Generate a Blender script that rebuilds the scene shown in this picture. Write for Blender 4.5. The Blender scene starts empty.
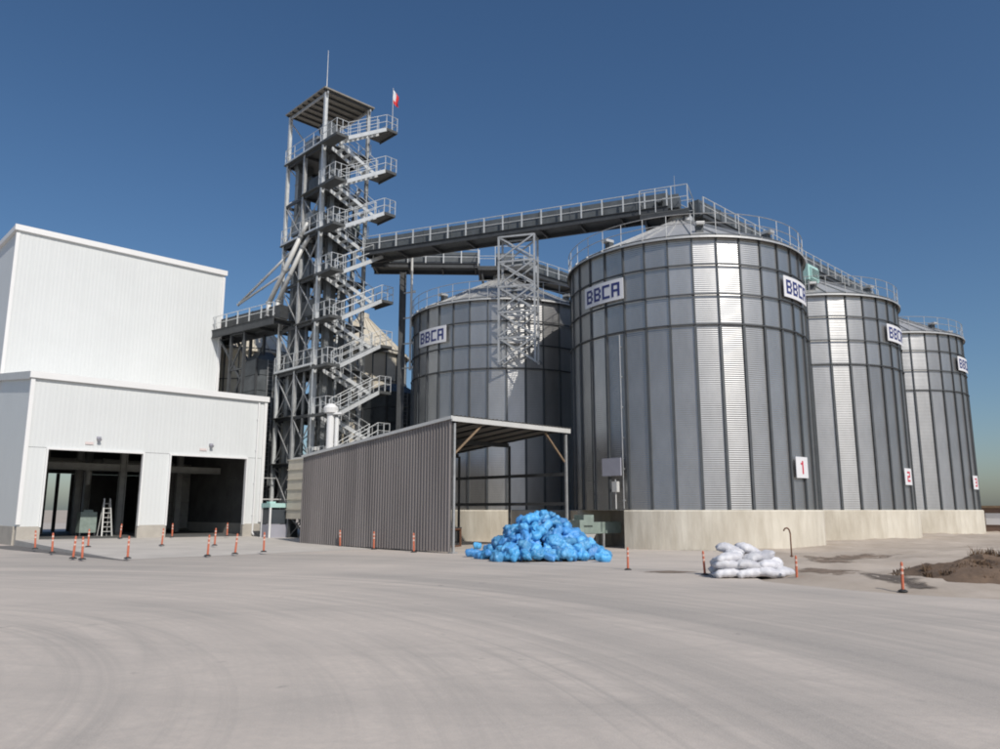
import bpy, bmesh, math, random
from mathutils import Vector, Matrix, noise
random.seed(7)
R_ = math.radians
scene = bpy.context.scene
col = scene.collection

# ---------------------------------------------------------------- camera
F = 760.0
PITCH = math.atan(135.5 / F)
EYE = 1.8
cam_d = bpy.data.cameras.new("camera"); cam = bpy.data.objects.new("camera", cam_d); col.objects.link(cam)
cam.location = (0, 0, EYE); cam.rotation_euler = (math.pi / 2 + PITCH, 0, 0)
cam_d.sensor_width = 36; cam_d.lens = 36 * F / 1000; cam_d.clip_end = 12000; cam_d.clip_start = .1
scene.camera = cam

# ---------------------------------------------------------------- sky, sun, exposure
SUN_AZ, SUN_EL = R_(-59), R_(43)                      # azimuth counted from +x
S = Vector((math.cos(SUN_AZ) * math.cos(SUN_EL), math.sin(SUN_AZ) * math.cos(SUN_EL), math.sin(SUN_EL)))
w = bpy.data.worlds.new("World"); scene.world = w; w.use_nodes = True
wn = w.node_tree.nodes; wl = w.node_tree.links
sky = wn.new("ShaderNodeTexSky"); sky.sky_type = 'NISHITA'; sky.sun_disc = False
sky.sun_elevation = SUN_EL; sky.sun_rotation = math.atan2(S.x, S.y)
sky.altitude = 0; sky.air_density = 1.0; sky.dust_density = 1.3; sky.ozone_density = 3.6
hs = wn.new("ShaderNodeHueSaturation"); hs.inputs["Saturation"].default_value = 1.15
wl.new(sky.outputs[0], hs.inputs["Color"]); wl.new(hs.outputs[0], wn["Background"].inputs[0]); wn["Background"].inputs[1].default_value = 0.08
sun_d = bpy.data.lights.new("sun", 'SUN'); sun_d.energy = 3.3; sun_d.angle = R_(.53); sun_d.color = (1, .945, .87)
sun = bpy.data.objects.new("sun", sun_d); col.objects.link(sun)
sun.rotation_euler = (-S).to_track_quat('-Z', 'Y').to_euler()
scene.view_settings.view_transform = 'Standard'; scene.view_settings.look = 'None'
scene.view_settings.exposure = 0.12; scene.view_settings.gamma = 1.0
scene.render.engine = 'CYCLES'; scene.cycles.filter_width = 1.9

# ---------------------------------------------------------------- materials
def mat(name, color, rough=.6, metal=0., var=.0, vscale=3., bump=0., bscale=20., col2=None, stretch=None, spec=None, coord='Object', detail=5):
    m = bpy.data.materials.new(name); m.use_nodes = True
    nt = m.node_tree; n = nt.nodes; l = nt.links; b = n["Principled BSDF"]
    b.inputs["Roughness"].default_value = rough; b.inputs["Metallic"].default_value = metal
    b.inputs["Base Color"].default_value = (*color, 1)
    if spec is not None: b.inputs["Specular IOR Level"].default_value = spec
    if var or bump:
        tc = n.new("ShaderNodeTexCoord"); mp = n.new("ShaderNodeMapping"); l.new(tc.outputs[coord], mp.inputs[0])
        if stretch: mp.inputs["Scale"].default_value = stretch
    if var:
        t = n.new("ShaderNodeTexNoise"); t.inputs["Scale"].default_value = vscale; t.inputs["Detail"].default_value = detail
        t.inputs["Roughness"].default_value = .62
        l.new(mp.outputs[0], t.inputs[0])
        r = n.new("ShaderNodeMapRange"); r.inputs[1].default_value = .3; r.inputs[2].default_value = .7
        l.new(t.outputs[0], r.inputs[0])
        mx = n.new("ShaderNodeMix"); mx.data_type = 'RGBA'; l.new(r.outputs[0], mx.inputs[0])
        c2 = col2 or tuple(c * (1 - var) for c in color)
        mx.inputs[6].default_value = (*color, 1); mx.inputs[7].default_value = (*c2, 1)
        l.new(mx.outputs[2], b.inputs["Base Color"])
    if bump:
        t2 = n.new("ShaderNodeTexNoise"); t2.inputs["Scale"].default_value = bscale; t2.inputs["Detail"].default_value = 4
        l.new(mp.outputs[0], t2.inputs[0])
        bp = n.new("ShaderNodeBump"); bp.inputs["Strength"].default_value = bump; bp.inputs["Distance"].default_value = .05
        l.new(t2.outputs[0], bp.inputs["Height"]); l.new(bp.outputs[0], b.inputs["Normal"])
    return m

M = {}
M['galv'] = mat('galvanised_sheet', (.5, .5, .495), .36, .85, .22, 1.1, stretch=(1, 1, .35))
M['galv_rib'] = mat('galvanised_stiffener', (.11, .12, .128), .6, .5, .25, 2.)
M['galv_roof'] = mat('galvanised_roof', (.6, .6, .59), .5, .55, .18, 1.5)
M['steel'] = mat('galvanised_steel', (.52, .53, .53), .5, .45, .3, 2.5)
M['rail'] = mat('bright_galvanised_rail', (.68, .7, .7), .45, .3, .2, 3)
M['steel_dark'] = mat('dark_steel', (.075, .08, .085), .55, .3, .35, 2.5)
M['grating'] = mat('steel_grating', (.1, .105, .105), .6, .3, .3, 4)
M['machine'] = mat('machine_grey', (.13, .145, .155), .5, .2, .4, 2)
M['trunk'] = mat('elevator_trunk', (.33, .35, .36), .45, .5, .3, 1.2)
M['cream'] = mat('cream_sheet', (.62, .57, .47), .55, .1, .12, 2)
M['conc'] = mat('foundation_concrete', (.68, .64, .55), .85, 0, .22, 1.6, .25, 9, stretch=(1, 1, .22), col2=(.47, .425, .345), detail=9)
M['white'] = mat('white_cladding', (.665, .685, .68), .45, 0, .05, .35, spec=.35)
M['white_trim'] = mat('white_trim', (.78, .78, .77), .45, 0, .05, 1)
M['plinth'] = mat('plinth_concrete', (.46, .43, .38), .9, 0, .2, 1.5, .25, 10)
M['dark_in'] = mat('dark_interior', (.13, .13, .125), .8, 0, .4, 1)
M['in_col'] = mat('interior_column', (.36, .36, .34), .7, 0, .3, 2)
M['shed'] = mat('grey_brown_sheet', (.27, .245, .235), .55, .1, .28, .8, stretch=(1, 1, .12), col2=(.19, .172, .166))
M['shed_roof'] = mat('shed_roof_sheet', (.2, .19, .17), .6, .1, .2, 1)
M['fascia'] = mat('pale_fascia', (.62, .62, .6), .5, .1, .12, 2)
M['blue'] = mat('blue_plastic', (.07, .33, .66), .5, 0, .35, 3, .25, 14, col2=(.10, .40, .72))
M['blue2'] = mat('blue_plastic_pale', (.16, .45, .74), .5, 0, .35, 3, .25, 14, col2=(.055, .30, .64))
M['blue3'] = mat('blue_plastic_deep', (.06, .24, .55), .5, 0, .35, 3, .25, 14, col2=(.09, .33, .68))
M['sack'] = mat('white_sack', (.74, .74, .76), .6, 0, .15, 3, .3, 14, col2=(.5, .5, .54))
M['orange'] = mat('orange_plastic', (.62, .17, .09), .6, 0, .3, 5)
M['band'] = mat('reflective_band', (.72, .5, .42), .4)
M['pink'] = mat('faded_pink_plate', (.66, .57, .55), .5)
M['navy'] = mat('navy_print', (.03, .04, .16), .5)
M['red'] = mat('red_print', (.55, .03, .06), .5)
M['signw'] = mat('sign_white', (.72, .72, .74), .45)
M['flag_red'] = mat('flag_red', (.55, .02, .025), .7)
M['cyan'] = mat('pale_cyan_paint', (.45, .68, .64), .45, 0, .15, 2)
M['green_m'] = mat('machine_green', (.3, .37, .33), .5, .1, .3, 3)
M['lav'] = mat('lavender_panel', (.36, .36, .41), .5, 0, .1, 2)
M['rust'] = mat('rusty_iron', (.2, .1, .06), .85, .1, .4, 6)
M['wood'] = mat('weathered_wood', (.27, .19, .12), .85, 0, .35, 4)
M['dark_plastic'] = mat('black_rubber', (.03, .03, .03), .7)
M['weed'] = mat('dry_weed', (.19, .125, .075), .9, 0, .4, 1.5, col2=(.1, .062, .038))
M['brown_wall'] = mat('brown_cabin', (.2, .13, .1), .7, 0, .2, 1)
M['glass'] = mat('window_glass', (.06, .07, .08), .12)

def object_tint(m, lo, hi):
    nt = m.node_tree; n = nt.nodes; l = nt.links; b = n["Principled BSDF"]; src = b.inputs["Base Color"].links[0].from_socket
    oi = n.new("ShaderNodeObjectInfo"); r = n.new("ShaderNodeMapRange"); l.new(oi.outputs["Random"], r.inputs[0]); r.inputs[3].default_value = lo; r.inputs[4].default_value = hi
    h = n.new("ShaderNodeHueSaturation"); l.new(r.outputs[0], h.inputs["Value"]); l.new(src, h.inputs["Color"]); l.new(h.outputs[0], b.inputs["Base Color"])
for k_ in ('blue', 'blue2', 'blue3'): object_tint(M[k_], .6, 1.2)
object_tint(M['sack'], .8, 1.08); object_tint(M['galv'], .9, 1.08); object_tint(M['white'], .994, 1.004); object_tint(M['shed'], .9, 1.08)
def yard_material():
    m = bpy.data.materials.new('yard_concrete'); m.use_nodes = True
    nt = m.node_tree; n = nt.nodes; l = nt.links; b = n["Principled BSDF"]; b.inputs["Roughness"].default_value = .88
    b.inputs["Specular IOR Level"].default_value = .25
    tc = n.new("ShaderNodeTexCoord")
    def noise_(scale, detail, vec, rough=.6):
        t = n.new("ShaderNodeTexNoise"); t.inputs["Scale"].default_value = scale; t.inputs["Detail"].default_value = detail
        t.inputs["Roughness"].default_value = rough; l.new(vec, t.inputs[0]); return t.outputs[0]
    def rng(v, a, b_, c, d):
        r = n.new("ShaderNodeMapRange"); l.new(v, r.inputs[0])
        for i, x in enumerate((a, b_, c, d)): r.inputs[i + 1].default_value = x
        return r.outputs[0]
    def mth(op, a, b_):
        r = n.new("ShaderNodeMath"); r.operation = op
        for i, x in enumerate((a, b_)):
            if isinstance(x, (int, float)): r.inputs[i].default_value = x
            else: l.new(x, r.inputs[i])
        return r.outputs[0]
    def mix(f, a, b_):
        x = n.new("ShaderNodeMix"); x.data_type = 'RGBA'; l.new(f, x.inputs[0])
        for i, c in ((6, a), (7, b_)):
            if isinstance(c, tuple): x.inputs[i].default_value = (*c, 1)
            else: l.new(c, x.inputs[i])
        return x.outputs[2]
    P = tc.outputs["Object"]
    big = noise_(.12, 5, P); mid = noise_(.7, 6, P); fine = noise_(9, 5, P); grit = noise_(60, 3, P)
    c = mix(rng(big, .38, .62, 0, 1), (.61, .535, .465), (.5, .445, .395))
    c = mix(rng(mid, .42, .7, 0, .45), c, (.65, .575, .505))
    # tyre sweeps: rings about turning centres in the yard
    for (cx, cy, sc, lo, hi, amt) in ((-13.5, 4.0, 2.2, .5, .64, .7), (-15.0, 5.0, .55, .45, .62, .75), (4., 62., .5, .48, .62, .6), (-34., -16., 1.5, .5, .66, .5), (30., -34., 1.2, .52, .66, .45), (-9., -2., 5., .5, .7, .3)):
        mp = n.new("ShaderNodeVectorMath"); mp.operation = 'SUBTRACT'; l.new(P, mp.inputs[0]); mp.inputs[1].default_value = (cx, cy, 0)
        ln = n.new("ShaderNodeVectorMath"); ln.operation = 'LENGTH'; l.new(mp.outputs[0], ln.inputs[0])
        rad = mth('ADD', ln.outputs["Value"], mth('MULTIPLY', noise_(.06, 1, P), 1.6))
        cb = n.new("ShaderNodeCombineXYZ"); l.new(rad, cb.inputs[0]); cb.inputs[1].default_value = cx
        streak = noise_(sc, 6, cb.outputs[0], .7)
        f = mth('MULTIPLY', rng(streak, lo, hi, 0, amt), rng(noise_(.09, 3, P), .34, .55, 0, 1))
        c = mix(f, c, (.31, .287, .262))
    c = mix(rng(fine, .3, .72, 0, .55), c, (.43, .393, .355))
    c = mix(rng(noise_(1.6, 2, P), .7, .76, 0, .5), c, (.2, .19, .178))
    c = mix(rng(grit, .5, .72, 0, .6), c, (.55, .52, .48))
    l.new(c, b.inputs["Base Color"])
    bp = n.new("ShaderNodeBump"); bp.inputs["Strength"].default_value = .35; bp.inputs["Distance"].default_value = .02
    l.new(mth('ADD', fine, mth('MULTIPLY', grit, .5)), bp.inputs["Height"]); l.new(bp.outputs[0], b.inputs["Normal"])
    return m
M['yard'] = yard_material()
M['dirt'] = mat('bare_earth', (.5, .435, .37), .95, 0, .4, .35, .25, 6, col2=(.33, .275, .22), detail=8)
M['damp'] = mat('damp_earth', (.17, .14, .115), .8, 0, .4, 1.5, .4, 8)
M['mound'] = mat('brown_soil', (.2, .135, .09), .95, 0, .5, 1.4, .6, 7)

# ---------------------------------------------------------------- helpers
class MB:
    def __init__(s): s.v = []; s.f = []; s.mi = []; s.cur = 0; s.parts = []
    def add(s, vs, fs):
        o = len(s.v); s.parts.append((o, len(s.f))); s.v += [tuple(p) for p in vs]; s.f += [tuple(i + o for i in f) for f in fs]; s.mi += [s.cur] * len(fs)
    def box(s, c, d, mtx=None):
        x, y, z = c; a, b, h = d[0] / 2, d[1] / 2, d[2] / 2
        vs = [Vector((x + i * a, y + j * b, z + k * h)) for k in (-1, 1) for j in (-1, 1) for i in (-1, 1)]
        if mtx: vs = [mtx @ p for p in vs]
        s.add(vs, [(0, 2, 3, 1), (4, 5, 7, 6), (0, 1, 5, 4), (2, 6, 7, 3), (0, 4, 6, 2), (1, 3, 7, 5)])
    def bar(s, p, q, w=.1, h=.1, up=(0, 0, 1)):
        p, q = Vector(p), Vector(q); d = (q - p)
        if d.length < 1e-6: return
        d.normalize(); u = Vector(up)
        if abs(d.dot(u)) > .98: u = Vector((1, 0, 0))
        x = d.cross(u).normalized(); u = x.cross(d).normalized()
        vs = [e + x * (i * w / 2) + u * (j * h / 2) for e in (p, q) for j in (-1, 1) for i in (-1, 1)]
        s.add(vs, [(0, 1, 3, 2), (4, 6, 7, 5), (0, 4, 5, 1), (2, 3, 7, 6), (0, 2, 6, 4), (1, 5, 7, 3)])
    def tube(s, p, q, r, r2=None, n=8, cap=True):
        p, q = Vector(p), Vector(q); d = (q - p).normalized(); r2 = r if r2 is None else r2
        u = Vector((0, 0, 1)) if abs(d.z) < .95 else Vector((1, 0, 0))
        x = d.cross(u).normalized(); y = x.cross(d).normalized()
        vs = []
        for e, rr in ((p, r), (q, r2)):
            for i in range(n):
                a = 2 * math.pi * i / n; vs.append(e + x * rr * math.cos(a) + y * rr * math.sin(a))
        fs = [(i, (i + 1) % n, n + (i + 1) % n, n + i) for i in range(n)]
        if cap: fs += [tuple(range(n - 1, -1, -1)), tuple(range(n, 2 * n))]
        s.add(vs, fs)
    def path(s, pts, r, n=7):
        for a, b in zip(pts[:-1], pts[1:]): s.tube(a, b, r, n=n)
    def lathe(s, prof, n=24, c=(0, 0, 0), a0=0, a1=2 * math.pi, capends=False):
        full = abs(a1 - a0 - 2 * math.pi) < 1e-6; k = n if full else n + 1; m = len(prof); vs = []
        for i in range(k):
            a = a0 + (a1 - a0) * i / n
            for r, z in prof: vs.append((c[0] + r * math.cos(a), c[1] + r * math.sin(a), c[2] + z))
        fs = []
        for i in range(n):
            j = (i + 1) % k
            for t in range(m - 1): fs.append((i * m + t, j * m + t, j * m + t + 1, i * m + t + 1))
        if not full and capends: fs += [tuple(range(m - 1, -1, -1)), tuple(range((k - 1) * m, k * m))]
        s.add(vs, fs)
    def mesh(s, name, mats, smooth=False):
        me = bpy.data.meshes.new(name); me.from_pydata(s.v, [], s.f)
        for m_ in (mats if isinstance(mats, (list, tuple)) else [mats]): me.materials.append(M[m_])
        for p, i in zip(me.polygons, s.mi): p.material_index = i
        if smooth: me.polygons.foreach_set('use_smooth', [True] * len(me.polygons))
        me.update()
        return me
    def build(s, name, mats, parent=None, smooth=False, **kw):
        return link(name, s.mesh(name, mats, smooth), parent, **kw)

def link(name, me, parent=None, loc=None, rz=None):
    o = bpy.data.objects.new(name, me); col.objects.link(o)
    if parent: o.parent = parent
    if loc: o.location = loc
    if rz is not None: o.rotation_euler = (0, 0, rz)
    return o
def tag(o, label, cat, group=None, kind=None):
    if label: o['label'] = label
    if cat: o['category'] = cat
    if group: o['group'] = group
    if kind: o['kind'] = kind
    return o
def thing(name, label, cat, loc=(0, 0, 0), rz=0, group=None):
    o = bpy.data.objects.new(name, None); col.objects.link(o); o.location = loc; o.rotation_euler = (0, 0, rz)
    o.empty_display_size = .2
    return tag(o, label, cat, group)
def struct(o): o['kind'] = 'structure'; return o
def one(name, mats, parent, fn, smooth=False):
    b = MB(); fn(b); return b.build(name, mats, parent, smooth)
def each(name, mats, parent, fn):
    """like one(), but every shape added becomes a part of its own"""
    b = MB(); fn(b); first = None
    for k, (v0, f0) in enumerate(b.parts):
        v1, f1 = b.parts[k + 1] if k + 1 < len(b.parts) else (len(b.v), len(b.f))
        c = MB(); c.add(b.v[v0:v1], [tuple(i - v0 for i in f) for f in b.f[f0:f1]])
        o = c.build(name, mats, parent); first = first or o
    return first
def copy_tree(o, parent=None):
    c = o.copy(); col.objects.link(c); c.parent = parent
    for ch in list(o.children): copy_tree(ch, c)
    return c

# site axes: everything stands on one grid turned about 44 degrees
GA = math.atan2(.699, .715)
A = Vector((.715, .699, 0)); B = Vector((-.699, .715, 0))
def ground_at(px, py, z=0.):
    """survey helper: where on the ground (height z) a sight line with these photo readings lands"""
    u = (px - 500) / F; v = (374.5 - py) / F
    up = math.sin(PITCH) + v * math.cos(PITCH); fw = math.cos(PITCH) - v * math.sin(PITCH)
    t = (z - EYE) / up
    return Vector((u * t, fw * t, z))

# ---------------------------------------------------------------- ground, yard
yard_edge = [ground_at(x, y) for x, y in ((1300, 622), (1100, 606), (1000, 599.5), (950, 597.5), (905, 594.5), (850, 590), (800, 585), (765, 581.5), (748, 575), (742, 566), (737, 557))]
yard_poly = [Vector((-150, -60, 0)), Vector((90, -60, 0))] + yard_edge + [Vector((10.3, 41.5, 0)), Vector((7, 48, 0)), Vector((6, 75, 0)), Vector((-60, 110, 0)), Vector((-150, 110, 0))]
def inside(p, poly):
    c = False; n = len(poly)
    for i in range(n):
        a, b = poly[i], poly[(i + 1) % n]
        if (a.y > p[1]) != (b.y > p[1]) and p[0] < (b.x - a.x) * (p[1] - a.y) / (b.y - a.y) + a.x: c = not c
    return c
def edge_dist(p, poly):
    best = 1e9; q = Vector((p[0], p[1], 0))
    for i in range(len(poly)):
        a, b = poly[i], poly[(i + 1) % len(poly)]; d = b - a
        t = max(0, min(1, (q - a).dot(d) / d.length_squared)); best = min(best, (q - a - d * t).length)
    return best
GRADE = .16                                              # dirt verge stands a little proud of the concrete
def dirt_z(x, y):
    if inside((x, y), yard_poly): return -.05
    d = edge_dist((x, y), yard_poly)
    if x > 60 or y > 75 or y < 5 or x < 0: return -.05
    k = min(1, d / 1.2)
    h = -.05 + k * .09 + k * (.16 * (noise.noise((x * .28, y * .28, 0)) + .3) + .07 * noise.noise((x * 1.3, y * 1.3, 4)) + .03 * noise.noise((x * 4, y * 4, 8)))
    return h
def build_ground():
    def axis(lo, hi, step, far):
        a = []; t = lo
        while t < hi - 1e-6: a.append(t); t += step
        a.append(hi); s = 2.
        while a[-1] < far: a.append(a[-1] + s); s *= 1.6
        s = 2.; b = [lo - s]
        while b[-1] > -far: s *= 1.6; b.append(b[-1] - s)
        return b[::-1] + a
    xs = axis(2, 46, .3, 5000); ys = axis(14, 70, .3, 5000)
    b = MB(); W = len(xs)
    vs = [(x, y, dirt_z(x, y) if 2 <= x <= 46 and 14 <= y <= 70 else -.05) for y in ys for x in xs]
    fs = [(j * W + i, j * W + i + 1, (j + 1) * W + i + 1, (j + 1) * W + i) for j in range(len(ys) - 1) for i in range(W - 1)]
    b.add(vs, fs); struct(b.build('ground', 'dirt', smooth=True))
    # yard: densify and roughen the dirt-side edge
    pts = []; n = len(yard_poly)
    for i, p in enumerate(yard_poly):
        q = yard_poly[(i + 1) % n]
        if 2 <= i <= 12:
            k = max(1, int((q - p).length / .35))
            for t in range(k):
                r = p.lerp(q, t / k); g = .16 * noise.noise((r.x * .9, r.y * .9, 1)) + .08 * noise.noise((r.x * 3, r.y * 3, 2))
                pts.append(r + Vector((-.5, -.8, 0)) * g)
        else: pts.append(p)
    bm = bmesh.new(); vv = [bm.verts.new((p.x, p.y, 0)) for p in pts]; f = bm.faces.new(vv)
    if f.normal.z < 0: f.normal_flip()
    bmesh.ops.triangulate(bm, faces=[f]); bm.normal_update()
    for f in bm.faces:
        if f.normal.z < 0: f.normal_flip()
    me = bpy.data.meshes.new('concrete_yard'); bm.to_mesh(me); me.materials.append(M['yard'])
    struct(link('concrete_yard', me))
build_ground()

# ---------------------------------------------------------------- silos
def silo(name, label, cx, cy, R, z0, ze, rise, n, ph0, tiers, rmat, wmat, group, gap=None, nring=3, vents=8, cat='silo', frad=.24, railing=True):
    """ph0: angle of one stiffener; tiers: heights of upper panel tiers; gap: recess in the foundation"""
    t = thing(name, label, cat, (cx, cy, 0), 0, group); sec = 2 * math.pi / n
    # foundation ring
    b = MB(); Rf = R + frad
    prof = [(0, -.3), (Rf + .04, -.3), (Rf, 0), (Rf, z0 - .06), (Rf - .05, z0), (0, z0)]
    if gap: b.lathe(prof, 80, a0=gap[1], a1=gap[0] + 2 * math.pi, capends=True)
    else: b.lathe(prof, 96)
    b.build('foundation', 'conc', t)
    if gap:
        b = MB(); b.lathe([(R - 1.6, 0), (R - 1.6, z0 - .02), (R - .02, z0 - .02), (R - .02, z0 + .0)], 20, a0=gap[0], a1=gap[1]); b.build('tunnel_wall', 'plinth', t)
    # wall panels
    def panel(h, za, key, off):
        p = .1; k = max(4, int(h / p) * 4); b = MB(); cols = 4; vs = []
        for i in range(cols + 1):
            a = sec * i / cols
            for j in range(k + 1):
                z = h * j / k; fl = math.cos(sec / 2) / math.cos(a - sec / 2); r = R * (1 - .8 * (1 - fl)) + off + .0065 * math.sin(2 * math.pi * z / p)
                vs.append((r * math.cos(a), r * math.sin(a), z))
        b.add(vs, [(i * (k + 1) + j, (i + 1) * (k + 1) + j, (i + 1) * (k + 1) + j + 1, i * (k + 1) + j + 1) for i in range(cols) for j in range(k)])
        me = b.mesh('wall_panel', wmat, True)
        for s_ in range(n): link('wall_panel', me, t, (0, 0, za), ph0 + s_ * sec)
    zt = ze; zs = []
    for i, h in enumerate(tiers): panel(h, zt - h, 'u', .004 * (i % 2)); zt -= h; zs.append(zt)
    panel(zt - z0, z0, 'l', .006 + .004 * (len(tiers) % 2))
    # stiffeners: heavier below the third ring
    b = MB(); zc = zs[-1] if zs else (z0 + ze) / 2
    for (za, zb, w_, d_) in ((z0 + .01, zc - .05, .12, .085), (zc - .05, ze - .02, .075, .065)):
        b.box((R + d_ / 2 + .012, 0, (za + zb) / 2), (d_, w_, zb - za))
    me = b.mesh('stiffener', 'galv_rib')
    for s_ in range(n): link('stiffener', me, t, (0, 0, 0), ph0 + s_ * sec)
    # wind rings
    for z in zs[:nring]:
        b = MB(); rr = R + .10
        b.lathe([(rr - .035, -.03), (rr + .03, -.03), (rr + .03, .03), (rr - .035, .03), (rr - .035, -.03)], n, a0=ph0, a1=ph0 + 2 * math.pi)
        b.build('wind_ring', 'steel_dark', t).location.z = z
    # base and eave angles
    one('eave_angle', 'galv_rib', t, lambda b: b.lathe([(R - .05, ze - .02), (R + .14, ze - .02), (R + .14, ze + .05), (R - .05, ze + .05)], n * 2, a0=ph0, a1=ph0 + 2 * math.pi))
    # roof: folded sheet per sector
    b = MB(); ri = R * .1; ro = R + .24; cols = 3; vs = []
    zr = lambda r: ze + .06 + rise * (1 - max(0, (r - ri)) / (R - ri))
    for i in range(cols + 1):
        a = sec * i / cols
        for r in (ri, R * .4, R * .7, ro): vs.append((r * math.cos(a), r * math.sin(a), zr(r)))
    vs += [(ro * math.cos(sec * i / cols), ro * math.sin(sec * i / cols), zr(ro) - .09) for i in range(cols + 1)]
    o = 4 * (cols + 1)
    b.add(vs, [(i * 4 + k, i * 4 + k + 1, (i + 1) * 4 + k + 1, (i + 1) * 4 + k) for i in range(cols) for k in range(3)] + [(i * 4 + 3, o + i, o + i + 1, (i + 1) * 4 + 3) for i in range(cols)])
    b.bar((ri, 0, zr(ri) + .03), (ro, 0, zr(ro) + .03), .05, .1)
    me = b.mesh('roof_sheet', rmat)
    for s_ in range(n): link('roof_sheet', me, t, (0, 0, 0), ph0 + s_ * sec)
    one('roof_cap', rmat, t, lambda b: b.lathe([(ri + .12, zr(ri) - .05), (ri + .12, zr(ri) + .3), (ri * .55, zr(ri) + .42), (0, zr(ri) + .42)], 24))
    # eave railing
    if railing:
        b = MB(); rr = R + .12; zb = ze + .1
        for s_ in range(n):
            a = ph0 + s_ * sec; b.tube((rr * math.cos(a), rr * math.sin(a), zb - .15), (rr * math.cos(a), rr * math.sin(a), zb + 1.0), .02, n=5)
        for z in (.52, 1.0):
            b.lathe([(rr + .022 * math.cos(k * math.pi / 2), zb + z + .022 * math.sin(k * math.pi / 2)) for k in range(5)], n * 2, a0=ph0, a1=ph0 + 2 * math.pi)
        b.build('eave_railing', 'steel', t)
    # vents near the eave
    b = MB(); b.box((0, 0, .3), (.42, .5, .6)); me = b.mesh('roof_vent', 'galv_rib'); b = MB(); b.box((.16, 0, .66), (.74, .56, .2)); mh = b.mesh('hood', 'galv_roof')
    for s_ in range(vents):
        a = ph0 + (int(s_ * n / vents) + .5) * sec; r = R * .86
        vo = link('roof_vent', me, t, (r * math.cos(a), r * math.sin(a), zr(r) - .12), a); vo.scale = (.72, .72, .72); link('hood', mh, vo)
    return t

SR, SZ0, SZE, SRISE, SN = 6.28, 1.8, 14.95, 2.95, 34
S1 = Vector((10.34, 41.49, 0)); S2 = S1 + A * 14.35; S3 = S1 + A * 28.8; S4 = S1 + B * 14.4
def back(c): return math.atan2(-c.y, -c.x)              # from a silo towards the yard in front of it
def facing(c, deg): return back(c) + R_(deg)            # deg counts to the right as seen from the yard
TI = (1.48, 1.48, 1.48)
silo_g = 'large corrugated grain silos'
f1 = facing(S1, 4.6)
silo('grain_silo', 'large corrugated silo with foundation recess and machinery, nearest the blue sack heap', S1.x, S1.y, SR, SZ0, SZE, SRISE, SN, f1, TI, 'galv_roof', 'galv', silo_g, gap=(facing(S1, -62), facing(S1, -29)))
silo('grain_silo', 'large corrugated silo standing between two other numbered silos in the row', S2.x, S2.y, SR, SZ0, SZE, SRISE, SN, facing(S2, 6.5), TI, 'galv_roof', 'galv', silo_g)
silo('grain_silo', 'large corrugated silo at the far end of the row, beside low brown cabin', S3.x, S3.y, SR, SZ0, SZE, SRISE, SN, facing(S3, 2), TI, 'galv_roof', 'galv', silo_g)
silo('grain_silo', 'large corrugated silo behind the open shed, part shaded, without number plate', S4.x, S4.y, SR, SZ0, SZE - .2, SRISE, SN, facing(S4, 1.5), TI, 'galv_roof', 'galv', silo_g)
silo('hopper_silo', 'small cream silo with steep cone roof between stair tower and large shaded silo', -11.1, 60, 3.5, .6, 14.0, 3.1, 20, .1, (2.4, 2.4), 'cream', 'cream', 'small cream silos', nring=2, vents=0, railing=False)
silo('hopper_silo', 'small cream silo with steep cone roof beside tall white building', -20.2, 60.2, 3.5, .6, 14.0, 3.1, 20, .1, (2.4, 2.4), 'cream', 'cream', 'small cream silos', nring=2, vents=0, railing=False)

# ---------------------------------------------------------------- signs on the silos
STROKES = {  # unit cell 1 x 1.4, rectangles x0,y0,x1,y1
    'B': [(0, 0, .26, 1.4), (.26, 0, .86, .25), (.26, .58, .86, .82), (.26, 1.15, .86, 1.4), (.74, .25, 1, .58), (.74, .82, 1, 1.15)],
    'C': [(0, 0, .26, 1.4), (.26, 0, 1, .25), (.26, 1.15, 1, 1.4)],
    'A': [(0, 0, .26, 1.4), (.74, 0, 1, 1.4), (.26, 1.15, .74, 1.4), (.26, .5, .74, .74)],
    '1': [(.42, 0, .68, 1.4), (.16, 1.0, .42, 1.2)],
    '2': [(0, 1.15, 1, 1.4), (.74, .82, 1, 1.15), (0, .58, 1, .82), (0, .25, .26, .58), (0, 0, 1, .25)],
    '3': [(0, 1.15, 1, 1.4), (.74, .82, 1, 1.15), (.15, .58, 1, .82), (.74, .25, 1, .58), (0, 0, 1, .25)],
}
def curved(b, r, d, x0, z0, x1, z1):
    """a plate of the cylinder: arc coordinates x (m, to the right seen from outside), z"""
    k = max(1, int(abs(x1 - x0) / .25)); vs = []
    for i in range(k + 1):
        a = (x0 + (x1 - x0) * i / k) / r
        for rr in (r, r + d):
            for z in (z0, z1): vs.append((rr * math.cos(a), rr * math.sin(a), z))
    fs = [(0, 1, 3, 2), (4 * k + 2, 4 * k + 3, 4 * k + 1, 4 * k)]
    for i in range(k):
        o = 4 * i; p = o + 4
        fs += [(o + 2, p + 2, p + 3, o + 3), (o, o + 1, p + 1, p), (o + 1, o + 3, p + 3, p + 1), (o, p, p + 2, o + 2)]
    b.add(vs, fs)
def wall_sign(name, label, cat, group, c, deg, zc, wid, hei, text, ink, lh, ls, lw):
    t = thing(name, label, cat, (c.x, c.y, 0), facing(c, deg), group)
    r = SR + .15
    bo = one('board', 'signw', t, lambda b: curved(b, r, .03, -wid / 2, zc - hei / 2, wid / 2, zc + hei / 2))
    tot = len(text) * lw + (len(text) - 1) * ls; x = -tot / 2
    for ch in text:
        b = MB(); sc = lh / 1.4
        for (a0, b0, a1, b1) in STROKES[ch]:
            curved(b, r + .03, .012, x + a0 * lw, zc - lh / 2 + b0 * sc, x + a1 * lw, zc - lh / 2 + b1 * sc)
        b.build('letter' if ch.isalpha() else 'digit', ink, bo); x += lw + ls
    return t
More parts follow.
